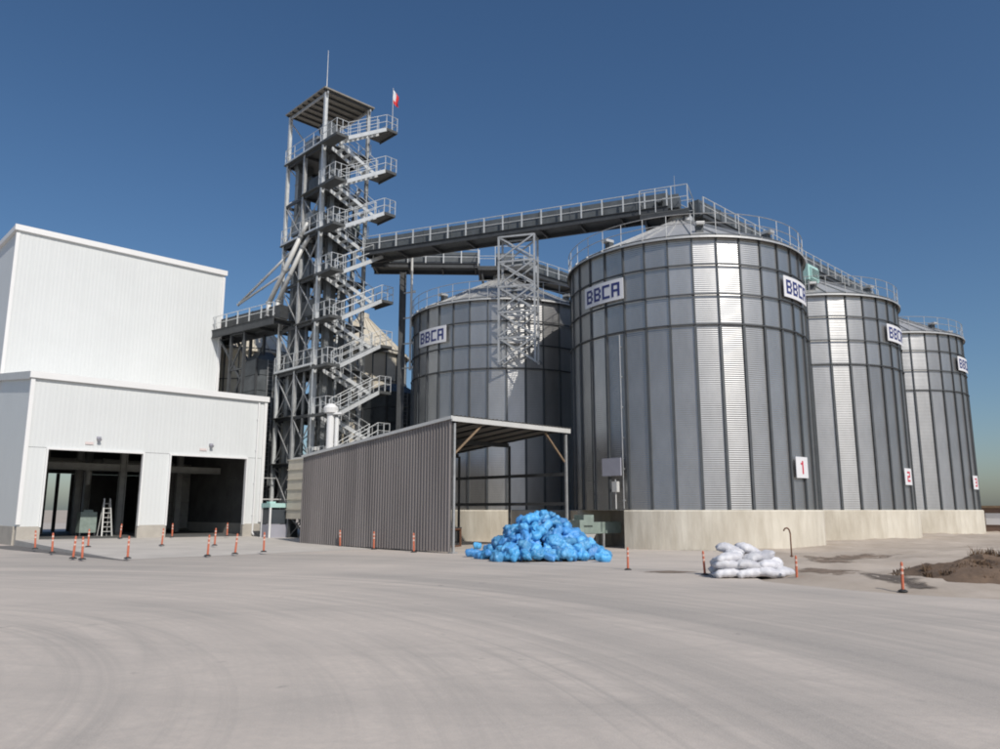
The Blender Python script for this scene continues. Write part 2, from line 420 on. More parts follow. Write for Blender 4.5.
sg = 'company name signs on the silos'
def bb(label, c, deg): wall_sign('company_sign', label, 'sign', sg, c, deg, 12.72, 2.75, 1.08, 'BBCA', 'navy', .72, .12, .5)
bb('white BBCA sign on the silo numbered 1, on the side towards the stair tower', S1, -38.8)
bb('white BBCA sign on the silo numbered 1, on the side towards silo 2', S1, 61)
bb('white BBCA sign on the middle silo of the numbered row', S2, 67)
bb('white BBCA sign on the far end silo of the numbered row', S3, 73)
bb('white BBCA sign on the part-shaded silo behind the shed', S4, -46.5)
for c, d, s_ in ((S1, 53.5, '1'), (S2, 64, '2'), (S3, 69, '3')):
    wall_sign('number_sign', {'1': 'white square plate with red digit 1 on the silo nearest the sacks', '2': 'white square plate with red digit 2 on the middle silo of the row', '3': 'white square plate with red digit 3 on the far end silo of the row'}[s_], 'sign', 'number plates on the silos', c, d, 3.8, 1.05, 1.0, s_, 'red', .62, .1, .42)

# ---------------------------------------------------------------- white intake building
BO = Vector((-25.0, 40.1, 0)); BL = 13.43
def bw(a, b_, z=0.): return BO + A * a + B * b_ + Vector((0, 0, z))
bd = thing('intake_building', 'tall white clad building with two open truck bays and stepped upper block', 'building', BO, GA)
def vpanel(x0, x1, z0, z1, face, off, name='cladding_panel', zt1=None):
    """ribbed cladding panel; face 'f': y=off facing -y, 's': x=off facing -x, 'e': x=off facing +x"""
    b = MB(); k = max(2, int(round((x1 - x0) / .115))) ; pts = []
    g = .0012
    for i in range(k + 1):
        u = x0 + g + (x1 - x0 - 2 * g) * i / k; d = .008 if i % 2 else 0.
        if i in (0, k): d = 0
        pts.append((u, d))
    pts = [(x0 + g, -.06)] + pts + [(x1 - g, -.06)]
    vs = []
    for u, d in pts:
        zt = z1 if zt1 is None else z1 + (zt1 - z1) * (u - x0) / (x1 - x0)
        for z in (z0, zt):
            vs.append((u, off - d, z) if face == 'f' else ((off - d, u, z) if face == 's' else (off + d, u, z)))
    fl = face == 's'
    fs = [(2 * i, 2 * i + 2, 2 * i + 3, 2 * i + 1) if not fl else (2 * i, 2 * i + 1, 2 * i + 3, 2 * i + 2) for i in range(len(pts) - 1)]
    b.add(vs, fs); return b.build(name, 'white', bd)
DOORS = ((1.02, 5.98), (7.52, 12.33)); DT = 5.08; ZL, ZLB, UB, ZU = 9.02, 9.85, 7.7, 19.4
LEN = 16.0
npan = 13; pw = BL / npan
for i in range(npan): vpanel(i * pw, (i + 1) * pw, DT + .02, ZL - .15, 'f', 0)
for a, c in ((0, 1.02), (5.98, 7.52), (12.33, BL)):
    k = max(1, int(round((c - a) / 1.03)))
    for i in range(k): vpanel(a + (c - a) * i / k, a + (c - a) * (i + 1) / k, .95, DT, 'f', 0)
for i in range(npan): vpanel(i * pw, (i + 1) * pw, 9.0, ZU - .2, 'f', UB)
for i in range(8):
    y0 = i * UB / 8; y1 = (i + 1) * UB / 8
    vpanel(y0, y1, .95, ZL - .3 + (ZLB - ZL) * y0 / UB, 's', 0, zt1=ZL - .3 + (ZLB - ZL) * y1 / UB)
    vpanel(y0, y1, .95, ZL - .3 + (ZLB - ZL) * y0 / UB, 'e', BL, zt1=ZL - .3 + (ZLB - ZL) * y1 / UB)
for i in range(16):
    y0 = UB + i * (LEN - UB) / 16; y1 = UB + (i + 1) * (LEN - UB) / 16
    vpanel(y0, y1, .95, ZU - .2, 's', 0); vpanel(y0, y1, .95, ZU - .2, 'e', BL)
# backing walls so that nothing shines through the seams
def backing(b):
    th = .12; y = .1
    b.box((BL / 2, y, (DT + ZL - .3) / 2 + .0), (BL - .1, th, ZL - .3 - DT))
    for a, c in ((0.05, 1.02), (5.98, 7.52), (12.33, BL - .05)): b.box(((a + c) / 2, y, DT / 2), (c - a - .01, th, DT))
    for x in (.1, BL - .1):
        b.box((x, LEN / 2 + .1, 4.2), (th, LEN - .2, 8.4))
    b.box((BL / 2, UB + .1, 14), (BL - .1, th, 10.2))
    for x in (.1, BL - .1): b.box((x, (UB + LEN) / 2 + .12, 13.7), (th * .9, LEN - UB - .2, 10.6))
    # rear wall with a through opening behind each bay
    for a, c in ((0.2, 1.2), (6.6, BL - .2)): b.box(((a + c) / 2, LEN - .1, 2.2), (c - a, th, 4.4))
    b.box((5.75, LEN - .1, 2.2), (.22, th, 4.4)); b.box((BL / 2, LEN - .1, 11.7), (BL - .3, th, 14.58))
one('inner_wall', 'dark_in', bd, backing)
def bedplinth(b):
    for a, c in ((0, 1.02), (5.98, 7.52), (12.33, BL)):
        b.box(((a + c) / 2, .07, .36), (c - a + .06, .3, 1.18))
    b.box((.03, LEN / 2 + .12, .36), (.3, LEN - .3, 1.17)); b.box((BL - .03, LEN / 2, .36), (.3, LEN - .3, 1.17))
each('plinth', 'plinth', bd, bedplinth)
def lroof(b):
    b.add([(-.1, -.12, ZL - .2), (BL + .1, -.12, ZL - .2), (BL + .1, UB, ZLB - .2), (-.1, UB, ZLB - .2), (-.1, -.12, ZL - .1), (BL + .1, -.12, ZL - .1), (BL + .1, UB, ZLB - .1), (-.1, UB, ZLB - .1)],
          [(0, 3, 2, 1), (4, 5, 6, 7), (0, 1, 5, 4), (1, 2, 6, 5), (3, 0, 4, 7)])
one('lower_roof', 'white_trim', bd, lroof)
one('upper_roof', 'white_trim', bd, lambda b: b.box((BL / 2, (UB + LEN) / 2, ZU - .22), (BL - .1, LEN - UB - .1, .1)))
def ltrim(b):
    b.box((BL / 2, -.11, ZL - .08), (BL + .36, .16, .34)); 
one('eave_flashing', 'white_trim', bd, ltrim)
def barge(b):
    for x in (-.1, BL + .1):
        b.bar((x, 0, ZL - .1), (x, UB, ZLB - .1), .14, .42)
o = each('barge_flashing', 'fascia', bd, barge)
def utrim(b):
    b.box((BL / 2, UB - .09, ZU - .06), (BL + .42, .18, .36))
    for x in (-.1, BL + .1): b.box((x, (UB + LEN) / 2 + .02, ZU - .06), (.18, LEN - UB - .05, .34))
each('parapet_flashing', 'white_trim', bd, utrim)
def corner(b):
    for x in (0, BL): b.box((x, -.005, 4.9), (.2, .2, 7.7)); b.box((x, UB - .005, 14), (.2, .2, 10))
each('corner_flashing', 'white_trim', bd, corner)
for a, c in DOORS:
    def fr(b):
        b.box(((a + c) / 2, 0, DT - .03), (c - a + .1, .26, .1))
        for x in (a, c): b.box((x, 0, (.9 + DT) / 2 - .04), (.08, .26, DT - .98))
    one('door_frame', 'white_trim', bd, fr)
    def lm(b):
        b.box(((a + c) / 2, -.1, 5.78), (.2, .14, .12)); b.tube(((a + c) / 2, -.1, 5.75), ((a + c) / 2, -.26, 5.66), .07, .11, 10)
    lamp = one('wall_lamp', 'lav', bd, lm)
    one('warning_plate', 'pink', bd, lambda b: b.box(((a + c) / 2 - .45, -.03, 5.45), (.42, .04, .14)))
one('downpipe', 'white_trim', bd, lambda b: (b.tube((12.95, -.1, .4), (12.95, -.1, ZL - .35), .055), b.tube((12.95, -.1, .4), (12.95, -.32, .25), .055), [b.box((12.95, -.07, z), (.16, .1, .05)) for z in (1.5, 3.5, 5.6, 7.6)]))
# inside the bays
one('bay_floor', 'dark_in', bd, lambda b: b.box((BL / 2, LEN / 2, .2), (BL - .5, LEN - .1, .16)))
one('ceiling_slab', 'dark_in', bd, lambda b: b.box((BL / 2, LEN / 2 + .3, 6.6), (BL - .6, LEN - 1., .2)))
for (x, y) in ((3.3, 9.5), (5.2, 9), (6.75, 5.5), (6.75, 12.5), (10.0, 8.5), (11.7, 9), (9.0, 12.5), (1.0, 12.5)):
    one('bay_column', 'in_col', bd, lambda b: (b.box((x, y, 3.4), (.36, .12, 6.3)), b.box((x - .17, y, 3.4), (.05, .36, 6.3)), b.box((x + .17, y, 3.4), (.05, .36, 6.3))))
for y, z in ((5.5, 4.45), (9.5, 4.6), (13.5, 5.2)):
    one('crane_beam', 'in_col', bd, lambda b: (b.box((BL / 2, y, z), (BL - .6, .08, .34)), b.box((BL / 2, y, z + .18), (BL - .62, .26, .05)), b.box((BL / 2, y, z - .18), (BL - .64, .26, .05))))
for x in (5.1, 9.4):
    one('dust_duct', 'in_col', bd, lambda b: (b.path([(x - 3.6, 6.5, 4.9), (x - .6, 6.5, 4.75), (x, 6.6, 4.2), (x, 6.8, 3.4)], .16, 10)))
each('partition', 'in_col', bd, lambda b: [b.box((11.2, 10.2, .95 + i * .92), (3.6, .1, .9)) for i in range(5)])

ld = thing('stepladder', 'pale aluminium stepladder standing inside the truck bay', 'ladder', bw(5.25, 3.2, .28), GA)
for s_ in (-1, 1):
    one('ladder_rail', 'fascia', ld, lambda b: (b.bar((s_ * .28, -.45, 0), (s_ * .16, 0, 2.2), .07, .05), b.bar((s_ * .26, .45, 0), (s_ * .15, .03, 2.2), .05, .04)))
for k in range(7): one('ladder_rung', 'fascia', ld, lambda b: b.box((0, -.45 + .4 * (k + 1) / 7.6, .27 * (k + 1)), (.5 - .03 * k, .09, .035)))
hp = thing('dosing_cabinet', 'dark green-grey cabinet on legs inside the truck bay', 'cabinet', bw(4.45, 4.0, .28), GA)
one('body', 'green_m', hp, lambda b: (b.box((0, 0, .8), (.9, .7, 1.2)), b.box((0, 0, 1.46), (.5, .4, .14))))
each('leg', 'steel_dark', hp, lambda b: [b.box((x, y, .1), (.07, .07, .2)) for x in (-.4, .4) for y in (-.3, .3)])

# ramp before the bays
def ramp(b):
    L = 16.; k = 16; x0, x1 = -.05, BL + .9; vs = []
    for i in range(k + 1):
        y = -.08 - L * i / k; s_ = i / k; z = .28 * (1 - s_) ** 1.1 + .006
        vs += [(x0, y, -.05), (x0, y, z), (x1, y, z * .6 + .002), (x1, y, -.05)]
    fs = []
    for i in range(k):
        o = 4 * i
        fs += [(o + 1, o + 5, o + 6, o + 2), (o, o + 4, o + 5, o + 1), (o + 2, o + 6, o + 7, o + 3)]
    b.add(vs, fs)
M['ramp'] = mat('ramp_concrete', (.54, .505, .46), .9, 0, .2, .5, .25, 12)
rp = MB(); ramp(rp); rp = struct(rp.build('ramp', 'ramp')); rp.location = BO; rp.rotation_euler = (0, 0, GA)
one_b = MB()

# ---------------------------------------------------------------- grey open shed
SO = Vector((-1.98, 32.7, 0)); SW, SL = 7.5, 12.3
def sh_z(y): return 5.72 - .088 * y
sh = thing('open_shed', 'open-fronted steel shed with grey-brown ribbed side wall and flat roof', 'shed', SO, GA)
for i in range(12):
    y0 = i * SL / 12; y1 = (i + 1) * SL / 12; b = MB(); vs = []; prof = []
    ys = []
    for k in range(5):
        u = y0 + (y1 - y0) * k / 5; q = (y1 - y0) / 5
        ys += [(u + .02 * (k == 0), 0), (u + q * .5, 0), (u + q * .58, -.045), (u + q * .9, -.045)]
    ys.append((y1, 0))
    jit = random.uniform(-.004, .004)
    for y, d in ys:
        for z in (.06 + .01 * (i % 2), sh_z(y) - .02): vs.append((-.1 + d + jit, y, z))
    b.add(vs, [(2 * k, 2 * k + 1, 2 * k + 3, 2 * k + 2) for k in range(len(ys) - 1)])
    b.build('wall_sheet', 'shed', sh)
for y in (0.07, 4.05, 8.1, 12.15):
    for x in (.07, SW - .07):
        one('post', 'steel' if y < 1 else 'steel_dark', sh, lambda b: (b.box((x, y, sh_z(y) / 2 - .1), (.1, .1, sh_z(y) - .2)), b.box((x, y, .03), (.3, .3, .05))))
for x in (.09, SW - .09):
    for z in (2.1, 3.55):
        one('girt', 'steel_dark', sh, lambda b: b.box((x + (.0 if x > 1 else -.09), SL / 2, z), (.08, SL - .3, .16)))
for y in (4.05, 8.1, 12.15): one('rafter', 'steel_dark', sh, lambda b: b.box((SW / 2, y, sh_z(y) - .17), (SW - .3, .1, .22)))
for k in range(7):
    x = .5 + k * (SW - 1) / 6; one('purlin', 'steel_dark', sh, lambda b: b.bar((x, .12, sh_z(.1) - .05), (x, SL, sh_z(SL) - .05), .07, .1))
one('front_beam', 'fascia', sh, lambda b: (b.box((SW / 2, -.02, sh_z(0) - .03), (SW + .3, .1, .22))))
one('eave_trim', 'fascia', sh, lambda b: b.bar((-.17, -.05, sh_z(0) + .02), (-.17, SL + .1, sh_z(SL) + .02), .07, .14))
for i in range(8):
    x0 = -.12 + i * (SW + .3) / 8; x1 = x0 + (SW + .3) / 8; b = MB(); xs_ = []
    for k in range(4):
        q = (x1 - x0) / 4; u = x0 + q * k; xs_ += [(u, 0), (u + q * .55, 0), (u + q * .65, .04), (u + q * .9, .04)]
    xs_.append((x1, 0)); vs = []
    for x, d in xs_:
        for y in (-.1, SL + .15): vs.append((x, y, sh_z(y) + .09 + d - .002 * (i % 2)))
    b.add(vs, [(2 * k, 2 * k + 2, 2 * k + 3, 2 * k + 1) for k in range(len(xs_) - 1)]); b.build('roof_sheet', 'shed_roof', sh)
for (x0, x1) in ((.1, 1.7), (SW - .1, SW - 1.5)):
    one('knee_brace', 'wood', sh, lambda b: b.bar((x0, .14, 4.15), (x1, .14, 5.5), .07, .07))

# ---------------------------------------------------------------- stair tower
TO = Vector((-12.06, 48.1, 0)); TW, TL, TH = 4.13, 5.45, 30.5
tw = thing('stair_tower', 'tall galvanised elevator tower with zigzag stairs and flat roof canopy', 'tower', TO, GA)
LV = [26.6 - 3.1 * k for k in range(9)][::-1]            # floor levels
xs_c = (.3, TW - .3); ys_c = (.3, TL / 2, TL - .3)
for x in xs_c:
    for y in ys_c:
        top = TH - .15
        if y == ys_c[1]: top = LV[-1]
        one('column', 'rail' if (x == xs_c[0] and y == ys_c[0]) or y == ys_c[2] else 'steel', tw, lambda b: (b.box((x, y, top / 2), (.2, .05, top)), b.box((x - .1, y, top / 2), (.025, .2, top)), b.box((x + .1, y, top / 2), (.025, .2, top))))
def roof_t(b):
    z = TH
    b.add([(0, 0, z), (TW, 0, z), (TW, TL, z + .0), (0, TL, z), (0, 0, z + .1), (TW, 0, z + .1), (TW, TL, z + .1), (0, TL, z + .1)],
          [(0, 3, 2, 1), (4, 5, 6, 7), (0, 1, 5, 4), (1, 2, 6, 5), (2, 3, 7, 6), (3, 0, 4, 7)])
M['canopy'] = mat('canopy_sheet', (.3, .28, .24), .6, .2, .3, 3)
one('roof_sheet', 'canopy', tw, roof_t)
for k in range(8): one('roof_purlin', 'steel_dark', tw, lambda b: b.box((TW / 2, .2 + k * (TL - .4) / 7, TH - .07), (TW - .06, .07, .12)))
for x in xs_c: one('roof_beam', 'steel', tw, lambda b: b.box((x, TL / 2, TH - .22), (.1, TL - .1, .18)))
zz = [0] + LV + [TH - .3]
for i, z in enumerate(LV):
    one('floor_grating', 'grating', tw, lambda b: b.box((TW / 2, TL / 2, z - .06), (TW - .1, TL - .1, .06)) if i in (3, 6, 8) else (b.box((TW / 2, TL * .28, z - .06), (TW - .1, TL * .5, .06)) if i > 3 else b.box((TW / 2, TL * .75, z - .06), (TW - .1, TL * .45, .06))))
    def beams(b):
        for x in xs_c: b.box((x, TL / 2, z - .18), (.1, TL - .4, .2))
        for y in ys_c: b.box((TW / 2, y, z - .185), (TW - .4, .1, .2))
    each('floor_beam', 'steel_dark', tw, beams)
    if i in (3, 6, 8):
        def rail(b):
            for h in (.55, 1.1):
                b.tube((.12, .1, z + h), (.12, TL - .1, z + h), .022, n=5); b.tube((.1, TL - .12, z + h), (TW - .1, TL - .12, z + h), .022, n=5)
                b.tube((TW - .12, .9, z + h), (TW - .12, TL - .1, z + h), .022, n=5)
            for k in range(5):
                y = .15 + k * (TL - .3) / 4; b.tube((.12, y, z), (.12, y, z + 1.1), .026, n=5); b.tube((TW - .12, y, z), (TW - .12, y, z + 1.1), .026, n=5)
            b.box((.1, TL / 2, z + .06), (.02, TL - .2, .14))
        one('floor_railing', 'rail', tw, rail)
for i in range(len(zz) - 1):
    za, zb = zz[i] + .05, zz[i + 1] - .25
    if zb - za < 1.2: continue
    def br(b):
        for (y0, y1) in ((ys_c[0], ys_c[1]), (ys_c[1], ys_c[2])):
            if i >= 8: continue
            b.bar((xs_c[0] - .03, y0, za), (xs_c[0] - .03, y1, zb), .06, .06); b.bar((xs_c[0] + .05, y1, za), (xs_c[0] + .05, y0, zb), .06, .06)
            b.bar((xs_c[1] + .03, y0, za), (xs_c[1] + .03, y1, zb), .06, .06)
        b.bar((xs_c[0], ys_c[2] + .03, za), (xs_c[1], ys_c[2] + .03, zb), .06, .06); b.bar((xs_c[1], ys_c[2] - .04, za), (xs_c[0], ys_c[2] - .04, zb), .06, .06)
        if i < 3: b.bar((xs_c[0], ys_c[0] + .03, za), (xs_c[1], ys_c[0] + .03, zb), .06, .06)
    each('cross_brace', 'steel', tw, br)
# stairs on the outer face: outer flight climbs along +x, inner flight back
RF, RB = 1.75, 1.35
def flight(p, q, wid, yc):
    """p,q = (x,z); flight centred on y=yc"""
    def st(b):
        for s_ in (-1, 1): b.bar((p[0], yc + s_ * wid / 2, p[1] - .1), (q[0], yc + s_ * wid / 2, q[1] - .1), .05, .24)
        k = max(4, int(abs(q[1] - p[1]) / .21))
        for j in range(1, k):
            t_ = j / k; b.box((p[0] + (q[0] - p[0]) * t_, yc, p[1] + (q[1] - p[1]) * t_ - .03), (.26, wid - .06, .035))
    one('stair_flight', 'rail', tw, st)
    def hr(b):
        for s_ in (-1, 1):
            y = yc + s_ * wid / 2
            for h in (.5, 1.0): b.tube((p[0], y, p[1] + h), (q[0], y, q[1] + h), .022, n=5)
            for j in range(5):
                t_ = j / 4; x = p[0] + (q[0] - p[0]) * t_; z = p[1] + (q[1] - p[1]) * t_; b.tube((x, y, z - .1), (x, y, z + 1.0), .026, n=5)
    one('handrail', 'rail', tw, hr)
def landing(x, z, first):
    def lp(b):
        b.box((x, -1.03, z - .045), (.9, 2.1, .05))
        b.box((x, -2.08, z - .09), (.9, .05, .18)); b.box((x + (-.45 if first else .45), -1.03, z - .09), (.05, 2.1, .18))
    one('landing', 'grating', tw, lp)
    def lr(b):
        xe = x + (-.45 if first else .45)
        for h in (.5, 1.0): b.path([(x + (.45 if first else -.45), -2.06, z + h), (xe, -2.06, z + h), (xe, -.1, z + h)], .022, 5)
        for (xx, yy) in ((x, -2.06), (xe, -2.06), (xe, -1.4), (xe, -.7), (xe, -.1)): b.tube((xx, yy, z), (xx, yy, z + 1.0), .026, n=5)
    one('landing_railing', 'rail', tw, lr)
xl, xr = .25, TW + .1
zc = 26.35 - 3.1 * 8
for k in range(9):
    z = zc + 3.1 * k
    if k == 0: landing(xl, z, True)
    if k: landing(xl, z, True)
    flight((xl + .45, z), (xr - .45, z + RF), .95, -1.55); landing(xr, z + RF, False)
    if k < 8: flight((xr - .45, z + RF), (xl + .45, z + 3.1), .95, -.52)
one('lightning_rod', 'steel', tw, lambda b: (b.tube((.35, .35, TH), (.35, .35, TH + 3.1), .035, .015, 6), b.box((.35, .35, TH + .14), (.25, .25, .1))))
# tower equipment
EQ = ((1.0, 3.9, 1.6), (2.2, 4.2, 1.2), (1.0, 1.5, 1.3))
for i, (z, x, y, dx, dy, h) in enumerate(((LV[8], 1.7, 3.2, 1.6, 1.6, 1.7), (LV[7], 2.0, 2.4, 2.2, 1.6, 1.6), (LV[6], 1.6, 3.0, 2.4, 3.0, 1.9), (LV[6], 3.0, 1.2, 1.2, 1.2, 1.4), (LV[5], 2.2, 3.4, 2.0, 2.4, 1.7), (LV[4], 1.5, 2.4, 1.8, 2.6, 1.8), (LV[3], 2.4, 3.4, 2.0, 2.4, 1.8), (LV[2], 1.8, 4.2, 2.2, 1.5, 1.7))):
    lab = ['grey distributor box on the top tower floor', 'grey sieve housing on the second tower floor from the top', 'large dark cleaner housing on tower floor level with the bridges', 'small square fan housing beside the large cleaner', 'grey weigher housing on the tower floor below the bridges', 'grey hopper housing on the tower floor level with white roof', 'dark aspirator housing in the lower tower', 'grey feed box in the lower tower behind cross braces'][i]
    e = thing('machine_housing', lab, 'machine', TO + A * x + B * y + Vector((0, 0, z - .028)), GA, 'machines on the tower floors')
    one('casing', 'machine' if i % 2 else 'trunk', e, lambda b: (b.box((0, 0, h * .62), (dx, dy, h * .62)), b.box((0, 0, h * .97), (dx * .6, dy * .6, .2))))
    one('hopper', 'machine', e, lambda b: b.add([(s1 * dx * k / 2, s2 * dy * k / 2, zz_) for zz_, k in ((.04, .35), (h * .31, .98)) for s1, s2 in ((-1, -1), (1, -1), (1, 1), (-1, 1))], [(0, 1, 5, 4), (1, 2, 6, 5), (2, 3, 7, 6), (3, 0, 4, 7), (3, 2, 1, 0)]))
    each('leg', 'steel_dark', e, lambda b: [b.box((sx * dx * .42, sy * dy * .42, h * .17), (.08, .08, h * .33)) for sx in (-1, 1) for sy in (-1, 1)])
    one('motor', 'green_m', e, lambda b: (b.tube((dx * .2, -dy / 2 - .02, h * .6), (dx * .2, -dy / 2 - .4, h * .6), .14, n=10), b.box((dx * .2, -dy / 2 - .1, h * .6 - .16), (.2, .2, .08))))
for i, (x, y) in enumerate(((1.25, 1.35), (2.9, 2.2), (1.2, 4.5))):
    e = thing('bucket_elevator', ['twin-trunk bucket elevator by the stair-side corner of the tower', 'twin-trunk bucket elevator in the middle of the tower', 'twin-trunk bucket elevator at the far left corner of the tower'][i], 'elevator', TO + A * x + B * y, GA, 'bucket elevators inside the tower')
    top = 28.2 - i * .9
    for s_ in (-1, 1): one('trunk', 'trunk', e, lambda b: (b.box((s_ * .36, 0, top / 2), (.34, .42, top - .6)), [b.box((s_ * .36, 0, zz_), (.42, .5, .05)) for zz_ in [1.5 + 2.35 * k for k in range(11)]]))
    hd = one('head', 'machine', e, lambda b: b.lathe([(0, -.26), (.66, -.26), (.66, .26), (0, .26)], 16)); hd.location = (0, 0, top); hd.rotation_euler = (math.pi / 2, 0, 0)
    one('boot', 'machine', e, lambda b: b.box((0, 0, .45), (1.3, .6, .9)))

DU = ((.75, 2.3, .12, 2, 21, 'slim'), (3.3, .9, .16, 3, 24, 'stout'), (2.2, .8, .1, 1.5, 19, 'narrow'), (3.5, 3.6, .18, 2, 20, 'broad'), (2.0, 5.0, .14, 1, 26, 'tall'), (.8, 3.4, .11, 1, 15, 'short'))
for (x, y, r, za, zb, wd) in DU:
    t = thing('aspiration_duct', '%s vertical aspiration duct running through the tower floors' % wd, 'duct', TO + A * x + B * y + Vector((0, 0, za)), GA, 'vertical ducts inside the tower')
    one('pipe', 'trunk', t, lambda b: b.path([(0, 0, 0), (0, 0, zb - za - 1), (.25, .2, zb - za), (.7, .5, zb - za + .6)], r, 10), True)
    each('collar', 'steel', t, lambda b: [b.tube((0, 0, 1 + 2.4 * k), (0, 0, 1.08 + 2.4 * k), r * 1.3, n=10) for k in range(int((zb - za - 1) / 2.4))])
def housing(label, c, sx, sy, h):
    t = thing('plant_housing', label, 'housing', (c[0], c[1], 0), GA, 'dark plant housings')
    k = int(h / 1.1)
    for j in range(k): one('casing_panel', 'machine', t, lambda b: (b.box((0, 0, (j + .5) * h / k), (sx, sy, h / k - .04))))
    each('corner_post', 'steel_dark', t, lambda b: [b.box((x * sx / 2, y * sy / 2, h / 2), (.14, .14, h + .02)) for x in (-1, 1) for y in (-1, 1)])
    one('top_hood', 'machine', t, lambda b: b.add([(x * sx * q / 2, y * sy * q / 2, z) for z, q in ((h - .01, .96), (h + .7, .4)) for x, y in ((-1, -1), (1, -1), (1, 1), (-1, 1))], [(0, 1, 5, 4), (1, 2, 6, 5), (2, 3, 7, 6), (3, 0, 4, 7), (4, 5, 6, 7)]))
    one('ladder', 'steel', t, lambda b: ([b.tube((x, -sy / 2 - .15, 0), (x, -sy / 2 - .15, h), .025, n=5) for x in (-.22, .22)], [b.tube((-.22, -sy / 2 - .15, .4 + .3 * q), (.22, -sy / 2 - .15, .4 + .3 * q), .015, n=4) for q in range(int(h / .3) - 1)]))
housing('dark panelled plant housing between stair tower and part-shaded silo', (-8.0, 55.5), 3.0, 3.0, 10.2)
housing('dark panelled plant housing between white building and stair tower', (-17.3, 54.4), 2.0, 2.2, 12.4)

# spouts from tower to the bridge
def pt(px, py, dep):
    u = (px - 500) / F; v = (374.5 - py) / F; up = math.sin(PITCH) + v * math.cos(PITCH); fw = math.cos(PITCH) - v * math.sin(PITCH)
    return Vector((u / fw * dep, dep, EYE + up / fw * dep))
def spout(label, pts, r, m='fascia', name='spout_pipe'):
    t = thing(name, label, 'pipe', pts[0], 0, 'grain spouts beside the tower'); p0 = pts[0]; P = [p - p0 for p in pts]
    one('pipe', m, t, lambda b: b.path(P, r, 9), True)
    def fl(b):
        for a, c in zip(P[:-1], P[1:]):
            d = (c - a); k = max(1, int(d.length / 2.)); dn = d.normalized()
            for j in range(k + 1):
                q = a + d * (j / k); b.tube(q - dn * .03, q + dn * .03, r * 1.32, n=9)
    one('flange', 'steel', t, fl)
    return t
spout('thick pale spout pipe sloping from tower to bridge, upper of a pair', [pt(309, 221, 49.6), pt(301, 236, 49.8), pt(269, 303, 51.6), pt(268, 316, 51.6)], .17)
spout('thick pale spout pipe sloping from tower to bridge, lower of a pair', [pt(310, 236, 49.6), pt(303, 247, 49.8), pt(278, 301, 51.2), pt(276, 314, 51.2)], .15)
spout('thin grey spout pipe sloping from tower to white building roof, upper one', [pt(296, 247, 51), pt(285, 258, 51.4), pt(240, 303, 53.5)], .09, 'steel')
spout('thin grey spout pipe sloping from tower to white building roof, lower one', [pt(298, 262, 51), pt(286, 272, 51.4), pt(238, 305, 53.3)], .08, 'steel')

# bridge tower - white building
def gallery(name, label, P, Q, z, wid=1.5, conv=True, posts=1.2, group='conveyor galleries', hull='machine', deep=.34):
    P = Vector((P[0], P[1], 0)); Q = Vector((Q[0], Q[1], 0)); d = Q - P; L = d.length; an = math.atan2(d.y, d.x)
    t = thing(name, label, 'gallery', P + Vector((0, 0, z)), an, group)
    one('deck', 'grating', t, lambda b: b.box((L / 2, 0, -.03), (L, wid - .14, .05)))
    for s_ in (-1, 1):
        one('side_girder', 'steel_dark', t, lambda b: (b.box((L / 2, s_ * wid / 2, -deep / 2 + .08), (L - .02, .06, deep)), b.box((L / 2, s_ * (wid / 2 + .05), .06), (L - .04, .1, .03)), b.box((L / 2, s_ * (wid / 2 + .05), -deep + .1), (L - .04, .1, .03))))
        k = int(L / posts)
        b = MB(); b.box((0, 0, .5), (.07, .07, 1.0)); me = b.mesh('railing_post', 'rail')
        for j in range(k + 1): link('railing_post', me, t, (.06 + (L - .12) * j / k, s_ * (wid / 2 + .02), .05))
        one('handrail', 'rail', t, lambda b: [b.tube((.02, s_ * (wid / 2 + .02), h), (L - .02, s_ * (wid / 2 + .02), h), .026, n=6) for h in (.55, 1.06)])
    each('cross_beam', 'steel_dark', t, lambda b: [b.box((.3 + (L - .6) * j / int(L / 2.4), 0, -.22), (.09, wid - .1, .2)) for j in range(int(L / 2.4) + 1)])
    if conv:
        one('conveyor_casing', hull, t, lambda b: (b.box((L / 2, -.12, .53), (L - .1, .72, .94)), [b.box((.5 + j * 2.0, -.12, .53), (.05, .8, 1.0)) for j in range(int(L / 2.0))]))
        each('casing_leg', 'steel_dark', t, lambda b: [b.box((.8 + j * 2.4, -.12, .03), (.08, .6, .06)) for j in range(int(L / 2.4))])
    return t
GZ = 18.8
T_end1 = Vector((-8.95, 49.45, 0)); T_end2 = Vector((-9.0, 51.55, 0))
dS1 = (S1 - T_end1).normalized()
gallery('conveyor_gallery', 'long conveyor gallery with railing from stair tower to silo 1 roof', T_end1, S1 - dS1 * .5, GZ)
gallery('conveyor_gallery', 'short conveyor gallery from stair tower to the part-shaded silo roof', T_end2, S4 + Vector((-1.7, 0, 0)), GZ - .1)
gallery('conveyor_gallery', 'conveyor gallery running over the roofs of silos 1 to 3', S1 + A * 1.3, S3, GZ - .05)
gallery('conveyor_gallery', 'conveyor gallery leaving the part-shaded silo roof behind silo 1', S4 + A * 1.2, S4 + A * 15, GZ - .15)
U_right = bw(BL + .05, UB + 2.6)
TL_mid = TO + B * 4.0 + A * .1
gallery('conveyor_gallery', 'railed bridge between white building and stair tower', U_right, TL_mid, 14.75, 2.0, True, 1.3, hull='steel_dark', deep=.6)
